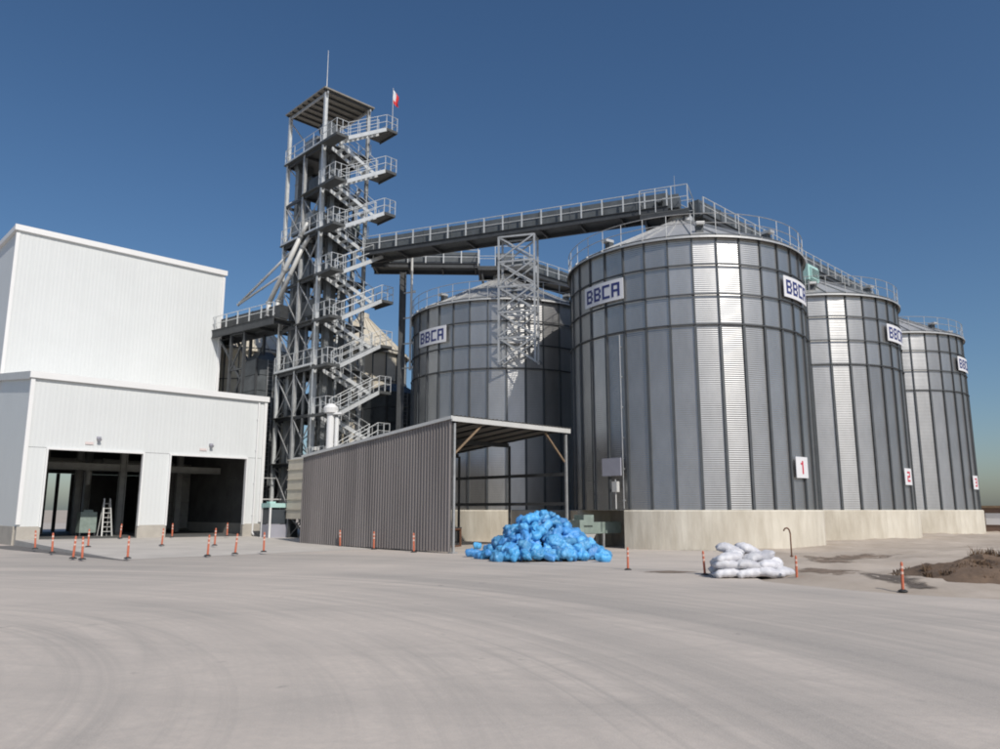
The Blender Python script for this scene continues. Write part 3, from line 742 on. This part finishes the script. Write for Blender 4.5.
# head platforms on the silo roofs
def head(label, c, an, sx, sy):
    t = thing('head_platform', label, 'platform', (c.x, c.y, GZ - .3), an, 'drive platforms on silo roofs')
    one('deck', 'grating', t, lambda b: b.box((0, 0, -.1), (sx, sy, .08)))
    one('frame', 'steel_dark', t, lambda b: [b.box((x, 0, -.24), (.12, sy - .1, .2)) for x in (-sx / 2 + .1, 0, sx / 2 - .1)] + [b.box((0, y, -.245), (sx, .1, .2)) for y in (-sy / 2 + .06, sy / 2 - .06)])
    each('leg', 'steel_dark', t, lambda b: [b.bar((x, y, -.3), (x * .9, y * .9, -1.35), .12, .12) for x in (-sx / 2 + .25, sx / 2 - .25) for y in (-sy / 2 + .25, sy / 2 - .25)])
    def rl(b):
        for h in (.65, 1.35):
            pts = [(-sx / 2, -sy / 2, h), (sx / 2, -sy / 2, h), (sx / 2, sy / 2, h), (-sx / 2, sy / 2, h), (-sx / 2, -sy / 2, h)]; b.path(pts, .024, 5)
        for i in range(4):
            for s_ in (-1, 1): b.tube((-sx / 2 + sx * i / 3, s_ * sy / 2, -.06), (-sx / 2 + sx * i / 3, s_ * sy / 2, 1.35), .028, n=5)
    one('railing', 'rail', t, rl)
    one('drive_housing', 'machine', t, lambda b: (b.box((.1, 0, .75), (1.3, .9, .8)), b.box((.1, 0, .16), (.9, .6, .42)), b.tube((-.3, -.45, .8), (-.3, -.95, .8), .2, n=12)))
    one('discharge_spout', 'machine', t, lambda b: b.tube((0, 0, -1.0), (0, 0, -.1), .22, .4, 12))
    return t
an1 = math.atan2(dS1.y, dS1.x)
head('railed drive platform with dark underside on silo 1 roof peak', S1 - dS1 * .7, an1, 2.7, 2.3)
head('railed drive platform on the part-shaded silo roof peak', S4, 0, 3.6, 2.6)
t = thing('lightning_rod', 'thin lightning rod above the silo 1 drive platform', 'rod', S1 + Vector((-.0, .9, GZ - .35)))
one('rod', 'steel', t, lambda b: b.tube((0, 0, 0), (0, 0, 2.9), .03, .012, 6)); one('base', 'steel', t, lambda b: b.box((0, 0, .04), (.2, .2, .08)))

# support trestles clamped to the silo
tr = thing('support_trestle', 'lattice support trestle with cross braces on the part-shaded silo wall', 'trestle', (1.12, 44.75, 10.4), math.atan2(dS1.y, dS1.x) + R_(6))
tw_, td_, th_ = 2.25, .85, GZ - .42 - 10.4
for x in (-tw_ / 2, tw_ / 2):
    for y in (-td_ / 2, td_ / 2): each('leg', 'steel', tr, lambda b: (b.box((x, y, th_ / 2), (.13, .03, th_)), b.box((x, y + .05, th_ / 2), (.03, .12, th_))))
nb = 5
for k in range(nb):
    za, zb = .1 + k * th_ / nb, (k + 1) * th_ / nb - .03
    for y in (-td_ / 2 - .02, td_ / 2 + .02):
        each('cross_brace', 'steel', tr, lambda b: (b.bar((-tw_ / 2, y, za), (tw_ / 2, y, zb), .06, .09), b.bar((tw_ / 2, y + .05, za), (-tw_ / 2, y + .05, zb), .06, .09)))
    each('strut', 'steel', tr, lambda b: ([b.box((0, y, zb), (tw_, .06, .1)) for y in (-td_ / 2, td_ / 2)], [b.box((x, 0, zb), (.07, td_, .08)) for x in (-tw_ / 2, tw_ / 2)]))
each('wall_bracket', 'steel', tr, lambda b: [b.box((x, td_ / 2 + .35, z), (.1, .9, .12)) for x in (-tw_ / 2, tw_ / 2) for z in (.2, 2.2, 4.2)])
t2 = thing('support_column', 'dark box column with pale clamped pipe under the short gallery', 'column', (-6.75, 50.95, 0), R_(5))
one('column', 'steel_dark', t2, lambda b: (b.box((0, 0, 9.05), (.42, .08, 18.1)), b.box((-.2, 0, 9.05), (.06, .42, 18.1)), b.box((.2, 0, 9.05), (.06, .42, 18.1)), b.box((0, 0, .03), (.8, .8, .06))))
one('riser_pipe', 'fascia', t2, lambda b: b.tube((.62, -.55, 11.1), (.62, -.55, 19.6), .085, n=10))
for z in (11.3, 13.0, 14.8, 16.6): one('pipe_clamp', 'fascia', t2, lambda b: (b.box((.75, -.5, z), (.3, .1, .16)), b.bar((.7, -.5, z - .02), (.1, -.1, z - .02), .08, .08)))

# flag on the stair tower
FG = TO + A * (TW + .45) + B * (-1.6)
fz = zc + 3.1 * 8 + RF
t = thing('flag', 'small red and white flag on thin pole at tower top landing', 'flag', (FG.x, FG.y, fz))
one('pole', 'steel', t, lambda b: b.tube((0, 0, 0), (0, 0, 3.55), .03, .02, 6))
def cloth(b):
    W_, H_ = 8, 10; vs = []
    for i in range(W_ + 1):
        for j in range(H_ + 1):
            u = i / W_; v = j / H_; sag = u * .55 * (1 - .2 * v)
            vs.append((.02 + u * .38 + .03 * math.sin(v * 7), .12 * math.sin(u * 9 + v * 3) * u, 3.4 - v * 1.05 - sag * .9))
    fs = [(i * 11 + j, (i + 1) * 11 + j, (i + 1) * 11 + j + 1, i * 11 + j + 1) for i in range(W_) for j in range(H_)]
    b.add(vs, fs)
    b.mi = [1 if (k // H_) < 4 and (k % H_) < 7 else 0 for k in range(len(fs))]
one('cloth', ['flag_red', 'signw'], t, cloth, True)

# ---------------------------------------------------------------- plant between building and shed
t = thing('vent_stack', 'white vertical duct with capped top behind the shed', 'duct', (-10.35, 46.2, 0))
one('duct', 'white_trim', t, lambda b: (b.tube((0, 0, 0), (0, 0, 7.7), .22, n=14), b.tube((.38, .05, 0), (.38, .05, 7.4), .13, n=10)))
one('cap', 'white_trim', t, lambda b: (b.lathe([(0, 7.65), (.42, 7.65), (.46, 7.95), (.2, 8.2), (0, 8.22)], 16), b.box((.25, 0, 7.6), (.9, .5, .12))))
t = thing('cream_tank', 'square cream tank of stacked ribbed panels behind the shed end', 'tank', (-11.75, 47.3, 0), GA)
for k in range(6): one('tank_panel', 'cream', t, lambda b: (b.box((0, 0, 1.55 + k * .6), (1.9, 1.9, .56)), b.box((0, 0, 1.84 + k * .6), (2.0, 2.0, .05))))
each('leg', 'steel_dark', t, lambda b: [b.box((x, y, .63), (.14, .14, 1.27)) for x in (-.8, .8) for y in (-.8, .8)])
one('outlet', 'machine', t, lambda b: b.tube((0, 0, .3), (0, 0, 1.27), .2, .6, 12))
one('lid', 'fascia', t, lambda b: (b.box((0, 0, 4.93), (1.7, 1.7, .1)), b.tube((.2, -.3, 4.9), (.2, -.3, 5.5), .09), b.box((.2, -.3, 5.55), (.4, .3, .2))))
kp = Vector((-13.85, 47.6, 0))
t = thing('control_booth', 'small white-framed booth with pale cyan roof beside the white building', 'booth', (kp.x, kp.y, 0), GA)
each('frame', 'white_trim', t, lambda b: [b.box((x, y, 1.0), (.1, .1, 1.9)) for x in (-.6, .6) for y in (-.5, .5)])
one('wall', 'lav', t, lambda b: (b.box((0, -.5, .5), (1.06, .05, .86)), b.box((-.6, 0, .5), (.05, .86, .86)), b.box((.6, 0, 1.0), (.04, .86, 1.86)), b.box((0, .5, 1), (1.06, .04, 1.86))))
each('window', 'glass', t, lambda b: (b.box((0, -.5, 1.4), (1.06, .03, .86)), b.box((-.6, 0, 1.4), (.03, .86, .86))))
one('roof', 'cyan', t, lambda b: (b.box((0, 0, 2.08), (1.32, 1.12, .26)), b.box((-.3, 0, 2.26), (.4, .4, .1))))
t = thing('pipe_rack', 'white goalpost pipe rack beside the white building', 'rack', bw(BL + 1.2, .9), GA)
one('rack', 'fascia', t, lambda b: (b.bar((-.8, 0, 2.5), (1.2, 0, 2.5), .08, .08), b.bar((-.8, .4, 3.9), (1.2, .4, 3.9), .05, .05), b.box((.95, 0, 1.25), (.08, .08, 2.5)), b.box((-.7, .4, 1.95), (.07, .07, 3.9)), b.box((1.1, .4, 1.95), (.07, .07, 3.9)), b.bar((.9, 0, 2.4), (.9, .42, 2.4), .05, .05)))
t = thing('bridge_support', 'dark braced steel frame under the railed bridge', 'frame', U_right.lerp(TL_mid, .55), math.atan2((TL_mid - U_right).y, (TL_mid - U_right).x))
for s_ in (-1, 1):
    each('leg', 'steel_dark', t, lambda b: [b.box((x, s_ * .8, 7.1), (.18, .18, 14.2)) for x in (-.7, .9)])
    each('brace', 'steel_dark', t, lambda b: [b.bar((-.7, s_ * .83, 1 + 2.6 * k), (.9, s_ * .83, 3.4 + 2.6 * k), .08, .1) for k in range(5)] + [b.bar((.9, s_ * .75, 10.5), (-2.2, s_ * .75, 14.1), .14, .16)])
    each('cross_tie', 'steel_dark', t, lambda b: [b.box((.1, s_ * .8, 1.2 + 2.6 * k), (1.6, .1, .12)) for k in range(6)])

# silo 1 base: discharge conveyor, panel board, conduit
dp = S1 + Vector((math.cos(facing(S1, -45)), math.sin(facing(S1, -45)), 0)) * 6.1
t = thing('discharge_conveyor', 'green-grey discharge conveyor with motor at the base of silo 1', 'conveyor', dp, facing(S1, -45))
one('casing', 'green_m', t, lambda b: (b.box((.3, 0, .95), (2.4, .6, .55)), b.box((1.2, 0, 1.32), (.6, .8, .5)), b.box((1.62, 0, .95), (.24, .8, .75))))
one('motor', 'fascia', t, lambda b: (b.tube((1.3, -.35, 1.1), (1.3, -.95, 1.1), .2, n=12), b.box((1.3, -.45, 1.1), (.5, .1, .5))))
each('leg', 'steel', t, lambda b: [b.box((x, y, .34), (.1, .1, .7)) for x in (.2, 1.3) for y in (-.25, .25)])
one('hopper', 'fascia', t, lambda b: b.add([(1.1 + x * k, y * k, z) for z, k in ((.1, .14), (.66, .36)) for x, y in ((-1, -1), (1, -1), (1, 1), (-1, 1))], [(0, 1, 5, 4), (1, 2, 6, 5), (2, 3, 7, 6), (3, 0, 4, 7), (3, 2, 1, 0)]))
def on_silo(c, deg, r, z): a = facing(c, deg); return Vector((c.x + r * math.cos(a), c.y + r * math.sin(a), z))
t = thing('panel_board', 'plain lavender-grey board on brackets above the discharge conveyor', 'board', on_silo(S1, -34, SR + .35, 3.85), facing(S1, -34))
one('board', 'lav', t, lambda b: b.box((0, 0, 0), (.08, 1.15, .85)))
each('bracket', 'steel_dark', t, lambda b: [b.box((-.16, y, z), (.28, .06, .06)) for y in (-.5, .5) for z in (-.3, .3)])
one('junction_box', 'fascia', t, lambda b: (b.box((-.02, .2, -.95), (.2, .3, .5)), b.tube((-.02, .2, -.6), (-.02, .2, -2.0), .03)))
t = thing('cable_conduit', 'pale vertical cable conduit on silo 1 wall above the panel board', 'conduit', on_silo(S1, -29.3, SR + .16, 1.85), facing(S1, -29.3))
one('pipe', 'steel', t, lambda b: b.tube((0, 0, 0), (0, 0, 8.5), .026, n=6)); each('clip', 'steel', t, lambda b: [b.box((-.03, 0, .4 + k * 1.5), (.08, .12, .06)) for k in range(6)])
fb = on_silo(S2, -150, SR * .7, 0)
fp = S2 + Vector((-1.15, -5.0, 0)); fz = SZE + .06 + SRISE * (1 - (5.13 - .63) / (SR - .63))
t = thing('fan_unit', 'pale cyan box fan unit on the roof edge of the middle silo', 'fan', fp + Vector((0, 0, fz - .1)), GA)
one('casing', 'cyan', t, lambda b: (b.box((0, 0, 1.0), (1.5, 1.0, 1.0)), b.box((0, -.56, .95), (1.1, .14, .7))))
each('leg', 'steel', t, lambda b: [b.box((x, y, .2), (.08, .08, .75)) for x in (-.6, .6) for y in (-.4, .4)])
each('grille', 'steel_dark', t, lambda b: [b.box((0, -.64, .7 + .1 * k), (1.0, .03, .03)) for k in range(6)])

# ---------------------------------------------------------------- sacks
def sack_mesh(name, m, L, Wd, H, seed, crease=.05, tie=False, fq=5.):
    b = MB(); nu, nv = 13, 9; vs = []; idx = {}
    def ridge(p): return 1 - 2.2 * abs(noise.noise(p))
    def P(i, j, s_):
        u = -1 + 2 * i / nu; v = -1 + 2 * j / nv
        e = (1 - abs(u) ** 3.2) ** .5 * (1 - abs(v) ** 3) ** .5
        x = u * L / 2 * (1 - .12 * v * v); y = v * Wd / 2 * (1 - .16 * u * u); z = s_ * e * H / 2
        if tie and u > .4: k = 1 - .8 * (u - .4) / .6; y *= k; z *= max(.4, k); x *= 1.12
        q = (x * fq + seed * 7, y * fq, s_ * 2 + seed); q2 = (x * 11 + seed, y * 11 + 3, s_ + seed)
        nz = ridge(q); n2 = ridge(q2); n3 = noise.noise((x * 8, y * 8 + seed, seed * 3))
        return (x + crease * .7 * n3, y + crease * .7 * noise.noise((y * 9, x * 9, seed)), z + crease * (.75 * nz + .5 * n2) * (.45 + .55 * e) * s_ + .03 * math.sin(u * 2.2 + seed))
    for s_ in (1, -1):
        for i in range(nu + 1):
            for j in range(nv + 1):
                edge = i in (0, nu) or j in (0, nv); key = (i, j, 0 if edge else s_)
                if key in idx: continue
                idx[key] = len(vs); vs.append(P(i, j, s_ if not edge else 1))
    g = lambda i, j, s_: idx[(i, j, 0 if (i in (0, nu) or j in (0, nv)) else s_)]
    fs = []
    for i in range(nu):
        for j in range(nv):
            fs.append((g(i, j, 1), g(i + 1, j, 1), g(i + 1, j + 1, 1), g(i, j + 1, 1)))
            fs.append((g(i, j, -1), g(i, j + 1, -1), g(i + 1, j + 1, -1), g(i + 1, j, -1)))
    b.add(vs, fs); return b.mesh(name, m, True)
blue_me = [sack_mesh('blue_sack', ('blue', 'blue2', 'blue3')[k % 3], .6 + .06 * (k % 3), .34 + .04 * (k % 2), .17, k * 1.7 + 1, .095, k % 2 == 0) for k in range(9)]
pc = ground_at(541, 561); rx, ry, hh = 2.28, 1.7, 1.72
pc = Vector((pc.x + .0, pc.y + .9, 0))
def heap_h(x, y):
    q = math.hypot(x / rx, y / ry); a = math.atan2(y, x)
    k = 1 + .10 * math.sin(3 * a + 1) + .06 * math.sin(5 * a)
    q /= k
    return max(0, hh * (1 - q ** 1.5) ** 1.05) if q < 1 else 0
rs = random.Random(11); cnt = 0
cells = []
lay = .18
zl = 0
while zl < hh:
    y = -ry * 1.2
    while y < ry * 1.2:
        x = -rx * 1.2
        while x < rx * 1.2:
            px_, py_ = x + rs.uniform(-.12, .12), y + rs.uniform(-.1, .1)
            h = heap_h(px_, py_)
            if h > zl + .02: cells.append((px_, py_, zl, h))
            x += .42
        y += .34
    zl += lay
# keep the outer shell (what can be seen) plus the bags that carry it
cells = [c for c in cells if c[3] - c[2] < .62]
cells.sort(key=lambda c: (c[1] > .55, c[3] - c[2]))
cells = cells[:292]
for (x, y, z, h) in cells:
    gx = (heap_h(x + .1, y) - heap_h(x - .1, y)) / .2; gy = (heap_h(x, y + .1) - heap_h(x, y - .1)) / .2
    nrm = Vector((-gx, -gy, 1)).normalized()
    nrm = (nrm + Vector((rs.uniform(-.6, .6), rs.uniform(-.6, .6), 0))).normalized()
    q = Vector((0, 0, 1)).rotation_difference(nrm) @ Matrix.Rotation(rs.uniform(0, 6.28), 3, 'Z').to_quaternion()
    o = link('blue_sack', rs.choice(blue_me)); o.rotation_mode = 'QUATERNION'; o.rotation_quaternion = q
    low = .17 + .16 * (1 - nrm.z)
    o.location = (pc.x + x, pc.y + y, max(low, min(z + .12, h - .05)))
    k = rs.uniform(.8, 1.12); o.scale = (k, k, k)
    tag(o, 'crumpled blue plastic sack in the heap before the open shed', 'sack', 'blue sacks heaped before the shed')
for (px_, py_) in ((474, 557), (478, 549), (482, 559), (488, 551), (603, 562), (606, 559)):
    p = ground_at(px_, py_); o = link('blue_sack', rs.choice(blue_me), None, (p.x, p.y, .15), rs.uniform(0, 6)); o.rotation_euler = (rs.uniform(-.2, .2), rs.uniform(-.2, .2), rs.uniform(0, 6))
    tag(o, 'crumpled blue plastic sack in the heap before the open shed', 'sack', 'blue sacks heaped before the shed')

white_me = [sack_mesh('white_sack', 'sack', .8, .52, .19, k * 2.3 + .4, .055, False, 2.6) for k in range(5)]
wc = ground_at(757, 579); wc = Vector((wc.x, wc.y + .55, 0))
for (x, y, z, rz, tl) in ((-.72, -.2, .13, .1, 0), (-.7, -.18, .33, -.08, .03), (-.66, -.1, .52, .2, .05), (-.1, -.25, .13, .05, 0), (-.12, -.2, .32, .15, .02), (.45, -.3, .13, -.2, 0), (.85, -.15, .14, .6, .1), (.5, -.1, .33, .4, .12),
                          (.78, .25, .33, 1.2, .2), (.15, .1, .5, .7, .25), (.4, .2, .55, -.4, .15), (-.35, .25, .55, 1.1, .15), (-.65, .45, .14, .1, 0), (-.1, .5, .14, .3, 0), (.55, .5, .14, -.1, 0), (-.6, .4, .34, .3, .05), (-.05, .45, .34, .9, .1), (.5, .45, .36, .2, .1), (.1, .35, .7, .5, .2), (-.45, .3, .72, -.3, .1), (.95, .25, .15, 1.4, .1)):
    o = link('white_sack', rs.choice(white_me), None, (wc.x + x * .95, wc.y + y, z)); o.rotation_euler = (rs.uniform(-1, 1) * tl, tl * rs.choice((-1, 1)), rz + R_(5))
    tag(o, 'white woven sack in the small pile on the dirt verge', 'sack', 'white sacks piled on the verge')

# ---------------------------------------------------------------- orange posts
def delineator():
    t = thing('marker_post', '', 'post')
    one('base', 'dark_plastic', t, lambda b: b.lathe([(0, 0), (.12, 0), (.11, .025), (.05, .055), (0, .055)], 14))
    one('post', 'orange', t, lambda b: b.lathe([(.036, .05), (.033, .66), (.026, .71), (0, .725)], 12), True)
    for z in (.42, .56): one('reflective_band', 'band', t, lambda b: b.lathe([(.0365, z), (.0355, z + .06)], 12))
    return t
proto = delineator(); used = False
def post(px, py, label, group, sc=1., tilt=0.06, z=0.):
    global used
    o = copy_tree(proto) if used else proto; used = True
    p = ground_at(px, py, z); o.location = p; o.scale = (sc, sc, sc)
    o.rotation_euler = (rs.uniform(-tilt, tilt), rs.uniform(-tilt, tilt), rs.uniform(0, 6))
    tag(o, label, 'post', group)
og = 'orange marker posts'
for (x, y) in ((35, 549), (52, 553), (73, 558.5), (82, 559.5), (88, 547), (127.5, 558.5), (161.7, 545.5), (207.5, 556), (214.5, 545.5), (235, 554), (263.6, 552)):
    post(x, y, 'orange marker post on the ramp before the truck bays', og, 1.12, .05, .05 + .2 * max(0, (556 - y) / 20))
for (x, y) in ((120, 538.5), (172, 537.3), (227, 536.3)): post(x, y, 'orange marker post right at a truck bay opening', og, 1.1, .04, .26)
for (x, y) in ((310, 542.5), (327, 545), (340, 547), (373.8, 549.5), (413.8, 552.5)): post(x, y, 'orange marker post along the ribbed shed wall', og, 1.15)
post(628, 570, 'orange marker post between blue heap and white sacks', og, .95)
post(705, 575, 'leaning orange marker post just left of the white sacks', og, .92, .1)
post(797, 580.5, 'orange marker post touching the right end of the white sacks', og, .88)
post(903, 591.5, 'lone orange marker post beside the dark damp patch', og, .9, .04)

# ---------------------------------------------------------------- small things on the verge
p = ground_at(792, 560)
t = thing('vent_pipe', 'thin dark gooseneck pipe before the silo 1 foundation', 'pipe', (p.x, p.y, 0))
one('pipe', 'rust', t, lambda b: b.path([(0, 0, -.1), (0, 0, .95), (-.03, 0, 1.08), (-.1, 0, 1.15), (-.19, 0, 1.13), (-.24, 0, 1.04)], .028, 8), True)
one('flange', 'rust', t, lambda b: b.tube((0, 0, .12), (0, 0, .16), .06, n=10))
def fade_rim(m):
    nt = m.node_tree; n = nt.nodes; l = nt.links; b = n["Principled BSDF"]
    a = n.new("ShaderNodeAttribute"); a.attribute_name = 'rim'; tc = n.new("ShaderNodeTexCoord"); t = n.new("ShaderNodeTexNoise"); t.inputs["Scale"].default_value = 3.2; t.inputs["Detail"].default_value = 7
    l.new(tc.outputs["Object"], t.inputs[0])
    x = n.new("ShaderNodeMath"); x.operation = 'SUBTRACT'; l.new(t.outputs[0], x.inputs[0]); l.new(a.outputs["Fac"], x.inputs[1])
    r = n.new("ShaderNodeMapRange"); l.new(x.outputs[0], r.inputs[0]); r.inputs[1].default_value = -.42; r.inputs[2].default_value = .0; r.inputs[4].default_value = .9
    l.new(r.outputs[0], b.inputs["Alpha"])
fade_rim(M['damp'])
# damp patches lying on the earth
def patch(px0, px1, py0, py1, seed, name='damp_patch', m='damp'):
    a = ground_at(px0, (py0 + py1) / 2); c = ground_at(px1, (py0 + py1) / 2); e = ground_at((px0 + px1) / 2, py0); f = ground_at((px0 + px1) / 2, py1)
    ctr = (a + c) / 2; ctr.y = (e.y + f.y) / 2; hx = (c - a).length / 2; hy = abs(e.y - f.y) / 2
    b = MB(); n = 40; k = 6; vs = []
    for r in range(k + 1):
        for i in range(n):
            an = 2 * math.pi * i / n; q = r / k * (1 + .35 * noise.noise((math.cos(an) * 2 + seed, math.sin(an) * 2, seed)) + .15 * noise.noise((math.cos(an) * 6, math.sin(an) * 6 + seed, 0)))
            x = ctr.x + hx * q * math.cos(an); y = ctr.y + hy * q * math.sin(an); vs.append((x, y, max(dirt_z(x, y), 0) + .012))
    b.add(vs, [(r * n + i, (r + 1) * n + i, (r + 1) * n + (i + 1) % n, r * n + (i + 1) % n) for r in range(k) for i in range(n)])
    o = b.build(name, m, smooth=True); struct(o)
    at = o.data.attributes.new('rim', 'FLOAT', 'POINT'); at.data.foreach_set('value', [r / k for r in range(k + 1) for i in range(n)])
patch(868, 915, 579, 589, 1.3); patch(905, 935, 586, 592, 2.2)
M['soil'] = mat('dark_soil', (.27, .205, .155), .95, 0, .45, 2.2, .4, 9)
fade_rim(M['soil'])
for k_, a_ in enumerate(((640, 742, 546.5, 551, 3.1), (800, 905, 557, 560.5, 4.7), (805, 858, 563.5, 567, 5.2), (790, 862, 573.5, 579.5, 6.6), (640, 700, 571, 573.5, 7.4))): patch(*a_, name='soil_strip', m='soil')
rb_ = MB()  # dark ground strip along the ramp's left side, narrowing towards the toe
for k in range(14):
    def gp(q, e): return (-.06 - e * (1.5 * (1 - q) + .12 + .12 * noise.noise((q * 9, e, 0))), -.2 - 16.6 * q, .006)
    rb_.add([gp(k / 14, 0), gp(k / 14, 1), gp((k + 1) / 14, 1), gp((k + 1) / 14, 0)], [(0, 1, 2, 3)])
M['ramp_strip'] = mat('dark_ramp_strip', (.16, .152, .145), .9, 0, .35, 1.5, .2, 12)
rb_ = struct(rb_.build('ramp_side_strip', 'ramp_strip')); rb_.location = BO; rb_.rotation_euler = (0, 0, GA)

def mound(name, label, ctr, rx_, ry_, h, seed, m='mound'):
    b = MB(); n = 48; k = 16; vs = []
    for r in range(k + 1):
        for i in range(n):
            an = 2 * math.pi * i / n; q = r / k
            lump = 1 + .25 * noise.noise((math.cos(an) * 1.5 + seed, math.sin(an) * 1.5, seed))
            x = q * rx_ * lump * math.cos(an); y = q * ry_ * lump * math.sin(an)
            z = h * (1 - q * q) ** 1.3 * (1 + .5 * noise.noise((x * 1.1, y * 1.1, seed)))
            z += .12 * noise.noise((x * 4, y * 4, seed)) * (1 - q) + .06 * noise.noise((x * 9, y * 9, seed)) * (1 - q) - .03
            vs.append((x, y, z))
    b.add(vs, [(r * n + i, (r + 1) * n + i, (r + 1) * n + (i + 1) % n, r * n + (i + 1) % n) for r in range(k) for i in range(n)])
    o = b.build(name, m, None, True); o.location = ctr; tag(o, label, 'soil', kind='stuff'); return o
mc = ground_at(1006, 586)
mound('soil_mound', 'low heap of brown soil on the verge', (mc.x + .3, mc.y + 1.2, dirt_z(mc.x, mc.y) - .02), 2.2, 2.6, .5, 3.1)
# dry weeds over the mound: clumps of thin blades
def weeds(name, label, spots, hgt):
    b = MB(); r2 = random.Random(5)
    for (cx, cy, cz, rad, n) in spots:
        for _ in range(n):
            a = r2.uniform(0, 6.28); q = rad * r2.random() ** .6; x, y = cx + q * math.cos(a), cy + q * math.sin(a)
            h = hgt * r2.uniform(.3, 1.) * (1 - .4 * q / rad); ln = r2.uniform(-.5, .5) * h, r2.uniform(-.5, .5) * h
            wd = r2.uniform(.006, .02); an = r2.uniform(0, 3.14); dx, dy = wd * math.cos(an), wd * math.sin(an)
            b.add([(x - dx, y - dy, cz - .08), (x + dx, y + dy, cz - .08), (x + ln[0] * .5 + dx, y + ln[1] * .5 + dy, cz + h * .6), (x + ln[0] * .5 - dx, y + ln[1] * .5 - dy, cz + h * .6), (x + ln[0], y + ln[1], cz + h)], [(0, 1, 2, 3), (3, 2, 4)])
    return tag(b.build(name, 'weed'), label, 'weeds', kind='stuff')
sp = []
r3 = random.Random(9)
for _ in range(46):
    a = r3.uniform(0, 6.28); q = r3.random() ** .5; x = mc.x + .3 + 2.3 * q * math.cos(a); y = mc.y + 1.2 + 2.0 * q * math.sin(a)
    sp.append((x, y, max(0, .36 * (1 - q * q)), r3.uniform(.12, .35), 60))
weeds('dry_weeds', 'dry brown weeds growing over the soil mound', sp, .26)
p = ground_at(990, 563); 
weeds('tall_dry_weeds', 'taller dark dry weed clump behind the soil mound', [(p.x + .3 * k, p.y + .2 * (k % 2), .1, .25, 110) for k in range(-1, 6)], .55)

# clutter beneath the shed and by silo foundations
def pallet(loc, rz, label, z=0.):
    t = thing('wooden_pallet', label, 'pallet', (loc.x, loc.y, z), rz, 'pallets in the shed')
    b = MB(); b.box((0, 0, 0), (1.2, .12, .022)); me = b.mesh('deck_board', 'wood')
    for k in range(6): link('deck_board', me, t, (0, -.44 + k * .176, .13))
    b = MB(); b.box((0, 0, 0), (.1, 1.0, .1)); me = b.mesh('stringer', 'wood')
    for x in (-.55, 0, .55): link('stringer', me, t, (x, 0, .066))
    return t
def shp(a, b_): return SO + A * a + B * b_
pl = ['lowest pallet of the stack in the shed', 'second pallet up of the stack in the shed', 'third pallet up of the stack in the shed', 'topmost pallet of the stack in the shed']
for k in range(4): pallet(shp(2.4, 6.), GA + .1 * (k % 2), pl[k], .145 * k)
t = thing('scrap_frame', 'rusty welded steel frame standing in the shed', 'frame', shp(3.6, 4.6), GA + .4)
one('frame', 'rust', t, lambda b: [b.bar(p_, q_, .07, .07) for p_, q_ in (((-.7, -.4, .04), (.7, -.4, .04)), ((-.7, .4, .04), (.7, .4, .04)), ((-.7, -.4, 0), (-.7, -.4, .9)), ((.7, -.4, 0), (.7, -.4, .9)), ((-.7, .4, 0), (-.7, .4, .9)), ((.7, .4, 0), (.7, .4, .9)), ((-.74, -.4, .87), (.74, -.4, .87)), ((-.74, .4, .87), (.74, .4, .87)), ((-.7, -.4, .8), (-.7, .4, .8)), ((.7, -.4, .8), (.7, .4, .8)))])
one('sheet', 'steel_dark', t, lambda b: b.box((0, 0, .93), (1.5, .9, .04)))
t = thing('oil_drum', 'dark steel drum standing in the shed beside the pallets', 'drum', shp(1.2, 4.8))
one('body', 'steel_dark', t, lambda b: b.lathe([(0, .01), (.28, .01), (.29, .03), (.28, .05), (.28, .29), (.295, .3), (.28, .31), (.28, .58), (.295, .59), (.28, .6), (.28, .85), (.29, .87), (.26, .87), (.26, .85), (0, .85)], 20)); one('bung', 'rust', t, lambda b: b.tube((.15, 0, .85), (.15, 0, .875), .04))
t = thing('hand_trolley', 'pale tubular hand trolley beside the silo 1 tunnel recess', 'trolley', on_silo(S1, -56, SR + 1.6, 0), facing(S1, -20))
one('frame', 'fascia', t, lambda b: (b.path([(0, -.25, .1), (.3, -.25, 1.2), (.3, .25, 1.2), (0, .25, .1)], .03), b.tube((.12, -.25, .55), (.12, .25, .55), .025), b.box((-.15, 0, .06), (.35, .5, .03))))
for s_ in (-1, 1): one('wheel', 'dark_plastic', t, lambda b: b.tube((.08, s_ * .3, .13), (.08, s_ * .36, .13), .13, n=14))

# far low cabin past the last silo
cp = ground_at(1004, 533)
t = thing('site_cabin', 'low brown cabin with white window beyond the last silo', 'building', (cp.x + 1.2, cp.y + 1.5, -.05), GA)
one('wall', 'brown_wall', t, lambda b: b.box((0, 0, 1.0), (6, 3, 2.0))); one('roof', 'wood', t, lambda b: b.box((0, 0, 2.1), (6.5, 3.5, .18)))
for x in (-2.2, 0, 2.2): one('window', 'signw', t, lambda b: b.box((x, -1.52, 1.15), (1.2, .06, .9)))
one('window', 'signw', t, lambda b: b.box((-3.02, 0, 1.15), (.06, 1.3, .9)))
